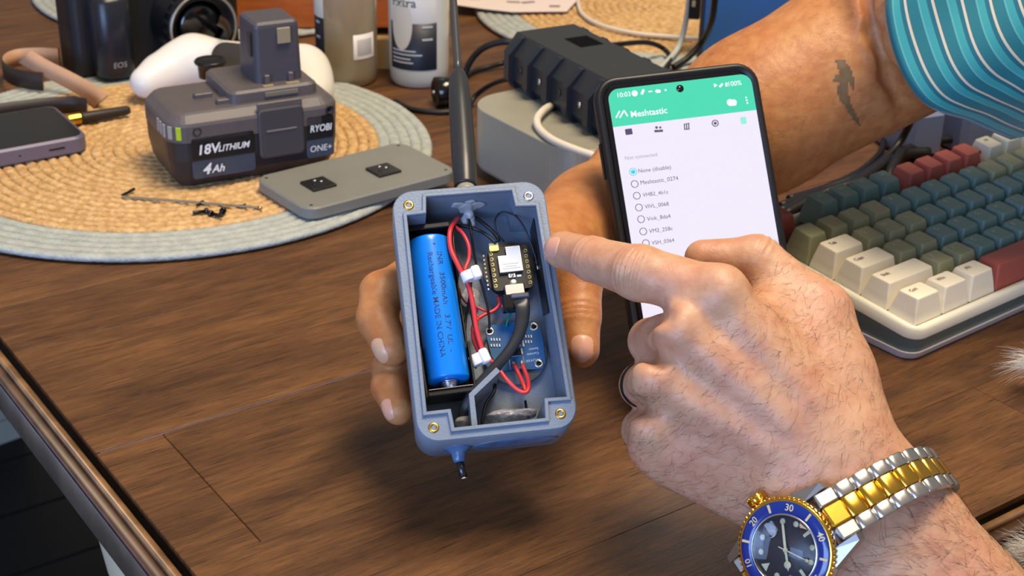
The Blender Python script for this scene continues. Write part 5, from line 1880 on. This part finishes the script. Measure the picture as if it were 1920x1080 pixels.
cord('black cable hanging in front of the blue panel', [(1346, -40, 9.0), (1340, 0, 7.0), (1334, 40, 4.8), (1318, 76, 2.6), (1290, 108, 1.2), (1262, 126, 0.6)], 0.28, BCAB)
cord('black cable looped on the table under the bottles', [(740, 190, 0.2), (770, 204, 0.2), (815, 210, 0.2), (850, 208, 0.2), (860, 190, 0.25), (840, 172, 0.3)], 0.22, BCAB)
q = P(822, 172, 1.15)
pm = rotz_frame((q[0], q[1], 1.15), 200)
plug = thing('cable_plug', 'round black cable plug lying below the white bottle', 'plug', pm)
MB().lathe([(0.7, -1.6), (1.1, -1.2), (1.15, 0.2), (1.0, 0.3), (0.85, 0.15), (0, 0.1)], 28, Matrix.Rotation(math.pi / 2, 4, 'Y')).build('plug_body', BLACKG, plug)
MB().lathe([(0.15, 0.15), (0.15, 0.5), (0, 0.5)], 12, Matrix.Rotation(math.pi / 2, 4, 'Y')).build('plug_pin', STEEL, plug)

# printed paper on the back mat
pts = [P(850, 9, 1.0), P(905, 17, 0.9), P(960, 23, 0.85), P(1063, 22, 0.85), P(1086, -3, 0.9), P(1100, -30, 0.9), P(860, -40, 0.9)]
oo = pts[0]
mb = MB(); mb.loft([[tuple(p - oo) for p in pts], [tuple(p - oo + np.array([0, 0, 0.05])) for p in pts]], False)
pap = thing('paper', 'sheet of printed paper lying on the back placemat', 'paper', Matrix.Translation(Vector(oo)))
mb.build('sheet', mat('pale_paper', (222, 208, 204), 0.6), pap)
for i, (a, b, c, d) in enumerate(((950, 3, 975, 4), (978, 5, 1002, 3), (1030, 11, 1050, 11), (860, -4, 900, 1))):
    A, B_ = P(a, b, 0.97) - oo, P(c, d, 0.97) - oo
    MB().tube([A, B_], 0.25, 4, False, flat=0.05, up=(0, 0, 1)).build('print_mark', mat('mauve_ink', (140, 120, 128), 0.6), pap)

# ------------------------------------------------------------------ blue things behind
q = P(1306, 118, 0)
blp = thing('panel_board', 'tall dark blue panel with black edge behind the arm', 'panel', rotz_frame((q[0], q[1], 0), -8))
MB().box(0.35, 16, 0, 1.0, 0, 16, 0.08).build('panel', mat('deep_blue', (54, 104, 170), 0.35, var=0.08, vscale=10), blp)
MB().box(0, 0.34, -0.1, 1.1, 0, 16.2, 0.05).build('edge_trim', mat('grey_black_trim', (50, 52, 62), 0.4), blp)
MB().box(-1.0, -0.02, -0.3, 0.6, 3.8, 8.0, 0.1).build('clip', BLACKP, blp)
MB().box(-0.75, -0.45, -0.36, -0.3, 4.9, 5.4, 0.02).build('clip_window', mat('clip_tan', (150, 140, 110), 0.5), blp)
BLG = mat('blue_grey_shell', (112, 122, 152), 0.3, var=0.08, vscale=10, coat=0.3)
for (pa, pb, hh, lab) in (((1676, 290), (1742, 280), 3.6, 'small blue-grey case standing behind the dark teal keys'), ((1777, 285), (1880, 275), 4.6, 'larger blue-grey case standing behind the red keys')):
    A, B_ = P(pa[0], pa[1], 0), P(pb[0], pb[1], 0)
    w = float(np.linalg.norm(B_ - A)); an = math.degrees(math.atan2((B_ - A)[1], (B_ - A)[0]))
    t = thing('plastic_case', lab, 'case', rotz_frame((A[0], A[1], 0), an), 'blue-grey cases behind the keyboard')
    MB().rr(w, hh, 0.5, [(0, 0.2), (0.3, 0.0), (3.4, 0.05), (3.9, 0.4)], n=4, M=Matrix.Translation(Vector((w / 2, 2.3, hh / 2))) @ Matrix.Rotation(math.pi / 2, 4, 'X')).build('shell', BLG, t)
    MB().box(0.2, w - 0.2, -0.3, 4.0, 0.0, 0.16, 0.04).build('base', BLACKP, t)
# tangle of black cables behind the keyboard
cord('black cable running along the back of the keyboard', [(1462, 396, 0.4), (1520, 368, 0.5), (1590, 342, 0.6), (1640, 318, 0.7), (1700, 280, 1.0), (1760, 264, 1.0), (1830, 258, 1.0)], 0.3, BCAB)
cord('second black cable twisted along the keyboard back', [(1462, 386, 0.5), (1540, 356, 0.6), (1610, 330, 1.0), (1660, 296, 1.2), (1690, 262, 2.0), (1712, 218, 4.0)], 0.26, BCAB)
cord('black keyboard cable looping down at the right', [(1884, 225, 5.0), (1890, 240, 4.6), (1884, 258, 4.2), (1862, 274, 3.9), (1838, 286, 3.8), (1800, 292, 1.4)], 0.28, BCAB)
cord('thick black cable crossing in front of the teal function keys', [(1470, 404, 0.5), (1540, 366, 1.0), (1600, 344, 1.4), (1650, 312, 1.2), (1690, 290, 0.8), (1740, 286, 0.6)], 0.42, BCAB)
cord('thin black cable crossing under the other cables by the arm', [(1478, 372, 0.4), (1550, 350, 0.4), (1610, 322, 0.5), (1650, 286, 0.6), (1660, 250, 0.6)], 0.22, BCAB)
cord('short black cable dropping behind the teal keys', [(1692, 282, 1.4), (1680, 300, 1.4), (1670, 320, 1.2), (1664, 340, 0.8)], 0.36, BCAB)

# tuft of white fur at the right edge
def tuft(label, c, direction, count, ln, spread, seed):
    r_ = np.random.default_rng(seed)
    verts, faces = [], []
    for i in range(count):
        p0 = c + r_.normal(0, 0.25, 3)
        d = unit(direction + r_.normal(0, spread, 3))
        s = unit(np.cross(d, [0.2, 0.3, 1.0])); w = np.cross(d, s)
        l = ln * r_.uniform(0.5, 1.15); b = len(verts)
        for k in range(4):
            qk = k / 3; rr = 0.012 * (1 - 0.85 * qk)
            cc = p0 + d * l * qk - np.array([0, 0, 0.25 * l * qk * qk])
            for a in (0, 2.094, 4.189):
                verts.append(cc + rr * (math.cos(a) * s + math.sin(a) * w))
        for k in range(3):
            for a in range(3):
                faces.append([b + 3 * k + a, b + 3 * k + (a + 1) % 3, b + 3 * k + 3 + (a + 1) % 3, b + 3 * k + 3 + a])
    ob = MB().add(verts, faces, True).build('fur_tuft', mat('white_fur', (226, 222, 218), 0.5), None, origin=c)
    return tag(ob, label, 'fur', None, 'stuff')


tuft('wispy tuft of white fur at the right edge above the table', P(1950, 682, 1.6), unit(-_R - 0.25 * _D), 160, 1.9, 0.24, 5)
tuft('bluish white fur below the table edge at lower right', P(1950, 1040, -1.0), unit(-_R - 0.3 * _D), 420, 1.7, 0.32, 6)
# ------------------------------------------------------------------ wrist watch
WC = V(1474, 1031, 57.0)
wn = unit(-0.60 * _R + 0.80 * TOCAM - 0.04 * _D)                 # the dial faces up-left, towards the camera
_w6 = unit(0.84 * _R - 0.54 * _D)                                # six o'clock side, towards the bracelet
WY = -unit(_w6 - wn * (_w6 @ wn))                                # twelve o'clock
WX = np.cross(WY, wn)                                            # three o'clock
WM = frame(WC, WX, WY, wn)
watch = thing('wrist_watch', 'steel and gold diver watch with blue bezel on the pointing wrist', 'watch', WM)
WST = mat('watch_steel', (206, 204, 204), 0.26, metal=1.0); WGD = mat('watch_gold', (226, 178, 74), 0.22, metal=1.0)
WBL = mat('bezel_blue', (16, 44, 128), 0.18, coat=0.6); WDL = mat('dial_dark', (52, 50, 60), 0.35)
LUM = mat('lume', (214, 212, 176), 0.4)
MB().lathe([(1.75, -0.95), (1.95, -0.75), (2.0, -0.3), (1.95, -0.12)], 56).build('case', WST, watch)
MB().lathe([(1.9, -0.2), (1.98, -0.12), (1.98, 0.06), (1.92, 0.12), (1.86, 0.12)], 56, cap=False).build('bezel_ring', WGD, watch)
for k in range(60):
    a = 2 * math.pi * k / 60
    MB().box(-0.055, 0.055, -0.09, 0.07, -0.12, 0.09, 0.03, Matrix.Rotation(a, 4, 'Z') @ Matrix.Translation(Vector((0, 1.98, 0)))).build('bezel_tooth', WGD, watch)
MB().lathe([(1.87, 0.10), (1.85, 0.13), (1.42, 0.19), (1.40, 0.17)], 64, cap=False).build('bezel_insert', WBL, watch)
MB().lathe([(1.41, 0.16), (1.36, 0.24), (1.33, 0.22), (1.31, -0.02), (1.25, -0.05)], 64, cap=False).build('inner_ring', WST, watch)
MB().lathe([(1.33, -0.06), (1.33, -0.03), (0, -0.03)], 48).build('dial', WDL, watch)
bz_rot = math.radians(44)                                        # the bezel is turned
for k in range(12):
    a = -2 * math.pi * k / 12 + bz_rot
    R4_ = Matrix.Rotation(a, 4, 'Z')
    if k % 2 == 0 and k > 0:
        vs, fs = text_mesh(str(k * 5), 0.36, 0, 0.012)
        MB().add([(x, y + 1.63, 0.168 - (y) * 0.14) for x, y, _ in vs], fs, False, R4_ @ Matrix.Translation(Vector((0, 0, 0.0)))).build('bezel_numeral', mat('bezel_gold_print', (206, 190, 150), 0.35), watch)
    elif k > 0:
        MB().box(-0.045, 0.045, 1.48, 1.80, 0.145, 0.19, 0, R4_).build('bezel_mark', mat('bezel_gold_print', (206, 190, 150), 0.35), watch)
for k in range(12):
    a = -2 * math.pi * k / 12
    R4_ = Matrix.Rotation(a, 4, 'Z')
    if k in (6, 9):
        MB().box(-0.06, 0.06, 0.86, 1.16, -0.03, 0.0, 0.01, R4_).build('hour_mark', LUM, watch)
    elif k == 0:
        MB().add([(-0.16, 1.16, 0), (0.16, 1.16, 0), (0, 0.84, 0), (-0.16, 1.16, -0.03), (0.16, 1.16, -0.03), (0, 0.84, -0.03)], [[0, 2, 1], [0, 1, 4, 3], [1, 2, 5, 4], [2, 0, 3, 5]], False, R4_).build('hour_mark', LUM, watch)
    elif k != 3:
        MB().lathe([(0.11, -0.03), (0.10, 0.0), (0, 0.0)], 16, R4_ @ Matrix.Translation(Vector((0, 1.02, 0)))).build('hour_mark', LUM, watch)


def whand(nm, px, py, w, z, tail=0.15):
    d = PF(px, py, WC + wn * z, wn) - WC
    v = np.array([d @ WX, d @ WY]); l = np.linalg.norm(v); an = math.atan2(v[1], v[0]) - math.pi / 2
    R4_ = Matrix.Rotation(an, 4, 'Z')
    MB().add([(-w, -tail, z), (w, -tail, z), (w * 0.9, l * 0.85, z), (0, l, z), (-w * 0.9, l * 0.85, z)], [[0, 1, 2, 3, 4]], False, R4_).build(nm, LUM, watch)
    return R4_, l


whand('minute_hand', 1467, 979, 0.055, 0.06)
r4_, l_ = whand('hour_hand', 1478, 1070, 0.05, 0.045)
MB().lathe([(0.14, 0.046), (0.14, 0.052), (0, 0.052)], 16, r4_ @ Matrix.Translation(Vector((0, l_ * 0.7, 0)))).build('hour_hand_disc', LUM, watch)
r4_, l_ = whand('second_hand', 1514, 1052, 0.02, 0.075, 0.3)
MB().lathe([(0.07, 0.076), (0.07, 0.08), (0, 0.08)], 12, r4_ @ Matrix.Translation(Vector((0, l_ * 0.93, 0)))).build('second_hand_disc', LUM, watch)
MB().lathe([(0.09, 0.03), (0.09, 0.09), (0, 0.09)], 14).build('hand_hub', LUM, watch)
MB().rr(0.42, 0.34, 0.06, [(-0.03, 0), (-0.02, 0)], cx=0.95, cy=0.0).build('date_window', mat('date_white', (190, 196, 204), 0.4), watch)
crystal = mat('watch_crystal', (255, 255, 255), 0.02, trans=1.0, ior=1.3)
MB().lathe([(0.30, 0.215), (0.26, 0.27), (0, 0.28)], 24, Matrix.Translation(Vector((0.93, 0, 0)))).build('date_lens', crystal, watch)
MB().lathe([(1.33, 0.17), (1.33, 0.21), (0, 0.215)], 48).build('crystal', crystal, watch)
cr = Matrix.Translation(Vector((2.0, 0, -0.35))) @ Matrix.Rotation(math.pi / 2, 4, 'Y')
MB().lathe([(0.22, -0.1), (0.22, 0.1), (0.34, 0.14), (0.34, 0.42), (0.28, 0.46), (0, 0.46)], 24, cr).build('crown', WGD, watch)
for k in range(16):
    a = 2 * math.pi * k / 16
    MB().box(-0.03, 0.03, 0.32, 0.38, 0.15, 0.42, 0, cr @ Matrix.Rotation(a, 4, 'Z')).build('crown_ridge', WGD, watch)
for sy in (-1, 1):
    for sx in (-1, 1):
        pts = [(sx * 1.02, sy * 1.5, -0.14), (sx * 1.70, sy * 0.9, -0.14), (sx * 1.30, sy * 2.52, -0.44), (sx * 1.04, sy * 2.56, -0.44)]
        mb = MB(); mb.loft([[(x, y, z - 0.55) for x, y, z in pts], pts], False); mb.build('lug', mat('lug_steel', (168, 166, 164), 0.4, metal=1.0), watch)

# bracelet: a taut loop round the wrist section, through the watch lugs
ax = unit(WX)
VB_ = va - WC
near = (np.abs(VB_ @ ax) < 0.9) & (np.linalg.norm(VB_, axis=1) < 9.5)
sec = np.stack([VB_[near] @ wn, VB_[near] @ WY], 1)
cen2 = sec.mean(0)
sec = cen2 + (sec - cen2) * (1 + 0.22 / np.linalg.norm(sec - cen2, axis=1).mean())
print('watch gap under case', -0.95 - sec[np.abs(sec[:, 1]) < 1.0][:, 0].max())
lugs2 = np.array([(-0.42, -2.15), (-0.42, 2.15)])
allp = np.vstack([sec, lugs2, [(-0.1, 0.0)]])


def hull(p):
    p = p[np.lexsort((p[:, 1], p[:, 0]))]
    def half(q):
        h = []
        for c in q:
            while len(h) > 1 and (h[-1][0] - h[-2][0]) * (c[1] - h[-2][1]) - (h[-1][1] - h[-2][1]) * (c[0] - h[-2][0]) <= 0:
                h.pop()
            h.append(c)
        return h
    a, b = half(p), half(p[::-1])
    return np.array(a[:-1] + b[:-1])


hl = hull(allp)
k0 = int(np.argmin(np.linalg.norm(hl - lugs2[0], axis=1)))
hl = np.roll(hl, -k0, axis=0)
if np.linalg.norm(hl[1] - lugs2[1]) < np.linalg.norm(hl[-1] - lugs2[1]) or np.linalg.norm(hl[1] - np.array([-0.1, 0.0])) < 0.2:
    hl = np.roll(hl[::-1], 1, axis=0)
stop = int(np.argmin(np.linalg.norm(hl - lugs2[1], axis=1)))
hl = hl[:stop + 1]
sg_ = np.r_[0, np.cumsum(np.linalg.norm(np.diff(hl, axis=0), axis=1))]
uu_ = np.linspace(0, sg_[-1], 160)
h2 = np.stack([np.interp(uu_, sg_, hl[:, i]) for i in range(2)], 1)
for _ in range(30):
    h2[1:-1] = 0.25 * h2[:-2] + 0.5 * h2[1:-1] + 0.25 * h2[2:]
curve = np.array([WC + wn * a + WY * b for a, b in h2])
wc_ = WC + wn * cen2[0] + WY * cen2[1]
seg = np.r_[0, np.cumsum(np.linalg.norm(np.diff(curve, axis=0), axis=1))]
total = seg[-1]


def at_len(s):
    return np.array([np.interp(s, seg, curve[:, i]) for i in range(3)])


lk = 0.86
s0 = 0.62
n_links = int((total - 2 * s0) / lk)
wi = np.array(WM.inverted().to_3x3())


def wl(p):
    return inv_pt(WM, p)


for k in range(n_links):
    s = s0 + (k + 0.5) * lk
    c = at_len(s); t = unit(at_len(s + 0.2) - at_len(s - 0.2)); nn = unit(np.cross(t, ax)); 
    if nn @ (c - wc_) < 0:
        nn = -nn
    tap = 1.0 - 0.12 * min(1, k / 8)
    lf = WM.inverted() @ frame(c, ax, t, np.cross(ax, t))
    sg = 1 if np.cross(ax, t) @ nn > 0 else -1
    for nm, x0_, x1_, m_, off in (('centre_link', -0.42, 0.42, WGD, 0.0), ('side_link', -1.0, -0.44, WST, 0.12), ('side_link', 0.44, 1.0, WST, 0.12)):
        mb = MB()
        prof_ = []
        for j in range(9):
            u = -1 + 2 * j / 8
            prof_.append((u * lk * 0.50, 0.15 * (1 - abs(u) ** 5.0)))
        ring = []
        for x, ins in ((x0_ * tap, 0.03), (x0_ * tap + 0.05, 0), (x1_ * tap - 0.05, 0), (x1_ * tap, 0.03)):
            ring.append([(x, y * (1 - ins) + off * lk * 0.5, sg * (z - ins * 0.6)) for y, z in prof_] + [(x, lk * 0.49 + off * lk * 0.5, sg * -0.17), (x, -lk * 0.49 + off * lk * 0.5, sg * -0.17)])
        mb.loft(ring, True, True, True, True, lf)
        mb.build(nm, m_, watch)
# solid end links between case and bracelet
for s_, sgn_ in ((0.22, 1), (total - 0.22, -1)):
    c = at_len(s_); t = unit(at_len(s_ + 0.2) - at_len(s_ - 0.2))
    lf = WM.inverted() @ frame(c, ax, t, np.cross(ax, t))
    for nm, x0_, x1_, m_ in (('end_link', -0.42, 0.42, WGD), ('end_link', -1.0, -0.44, WST), ('end_link', 0.44, 1.0, WST)):
        mb = MB(); mb.box(x0_, x1_, -0.42, 0.40, -0.2, 0.2, 0.06, lf); mb.build(nm, m_, watch)

# ------------------------------------------------------------------ striped shirt sleeve


def stripe_mat():
    m = bpy.data.materials.new('teal_striped_cloth')
    m.use_nodes = True
    nt = m.node_tree; N, L = nt.nodes, nt.links
    b = N['Principled BSDF']
    at = N.new('ShaderNodeAttribute'); at.attribute_name = 'along'
    fr = N.new('ShaderNodeMath'); fr.operation = 'FRACT'
    L.new(at.outputs['Fac'], fr.inputs[0])
    rp = N.new('ShaderNodeValToRGB'); rp.color_ramp.interpolation = 'CONSTANT'
    e = rp.color_ramp.elements
    cols = [(0.0, (8, 108, 118)), (0.30, (84, 160, 160)), (0.36, (44, 148, 150)), (0.62, (6, 98, 114)), (0.78, (200, 190, 164)), (0.88, (60, 88, 104)), (0.91, (8, 108, 118))]
    e[0].position, e[0].color = cols[0][0], rgb(*cols[0][1])
    e[1].position, e[1].color = cols[1][0], rgb(*cols[1][1])
    for p, c in cols[2:]:
        k = e.new(p); k.color = rgb(*c)
    L.new(fr.outputs[0], rp.inputs['Fac'])
    L.new(rp.outputs['Color'], b.inputs['Base Color'])
    b.inputs['Roughness'].default_value = 0.75
    b.inputs['Sheen Weight'].default_value = 0.2
    return m


hem_px = [(1730, -230, 83.0), (1690, -150, 79.0), (1668, -70, 77.2), (1660, 0, 76.5), (1664, 50, 76.3), (1678, 105, 76.2), (1700, 154, 76.2), (1730, 192, 76.4), (1768, 213, 76.9), (1812, 226, 78.2), (1852, 244, 80.0), (1895, 262, 83.0)]
hem = smooth_path([V(*p) for p in hem_px], 6)
hem = [np.asarray(p) for p in hem]
# back half of the opening, mirrored round the arm
ctr = V(1770, 40, 82.5)
n_f = len(hem)
back = []
for i in range(1, 24):
    a = i / 24
    p = hem[-1] * (1 - a) + hem[0] * a
    back.append(p + _F * 5.5 * math.sin(math.pi * a) + 0)
loop = np.array(hem + back)
sdir = unit(V(2120, -150, 82.0) - V(1770, 40, 82.5))
rings, along = [], []
nr = 46
rs = np.random.default_rng(4)
for j in range(nr):
    s = j / (nr - 1)
    dist = 17.0 * s
    cen = loop.mean(0)
    off = (loop - cen)
    ang_ = np.linspace(0, 2 * math.pi, len(loop), endpoint=False)
    sag = 1.0 + 0.10 * math.sin(s * 3.0) + 0.35 * s
    drape = np.outer(np.clip(off @ _D, 0, None) / 8.0, _D) * (2.4 * s)
    fold = 0.16 * np.sin(ang_ * 5 + 6 * s) * min(1, 4 * s)
    rings.append(cen + off * (sag + fold[:, None] * 0.25) + sdir * dist + drape)
inner = cen + (loop - cen) * 0.965 + sdir * 0.6
inner2 = cen + (loop - cen) * 0.95 + sdir * 3.5
seq = [inner2, inner] + rings
mb = MB(); mb.loft([[tuple(q - el) for q in r] for r in seq], True, False, False)
slv = mb.build('shirt_sleeve', stripe_mat(), person_b)
slv['label'] = 'teal striped short sleeve with cream lines'
att = slv.data.attributes.new('along', 'FLOAT', 'POINT')
nl = len(loop)
vals = []
for j, r in enumerate(seq):
    t = -0.02 if j < 2 else (j - 2) / (nr - 1) * 17.0 / 1.55
    vals += [t + 0.02] * nl
att.data.foreach_set('value', vals)
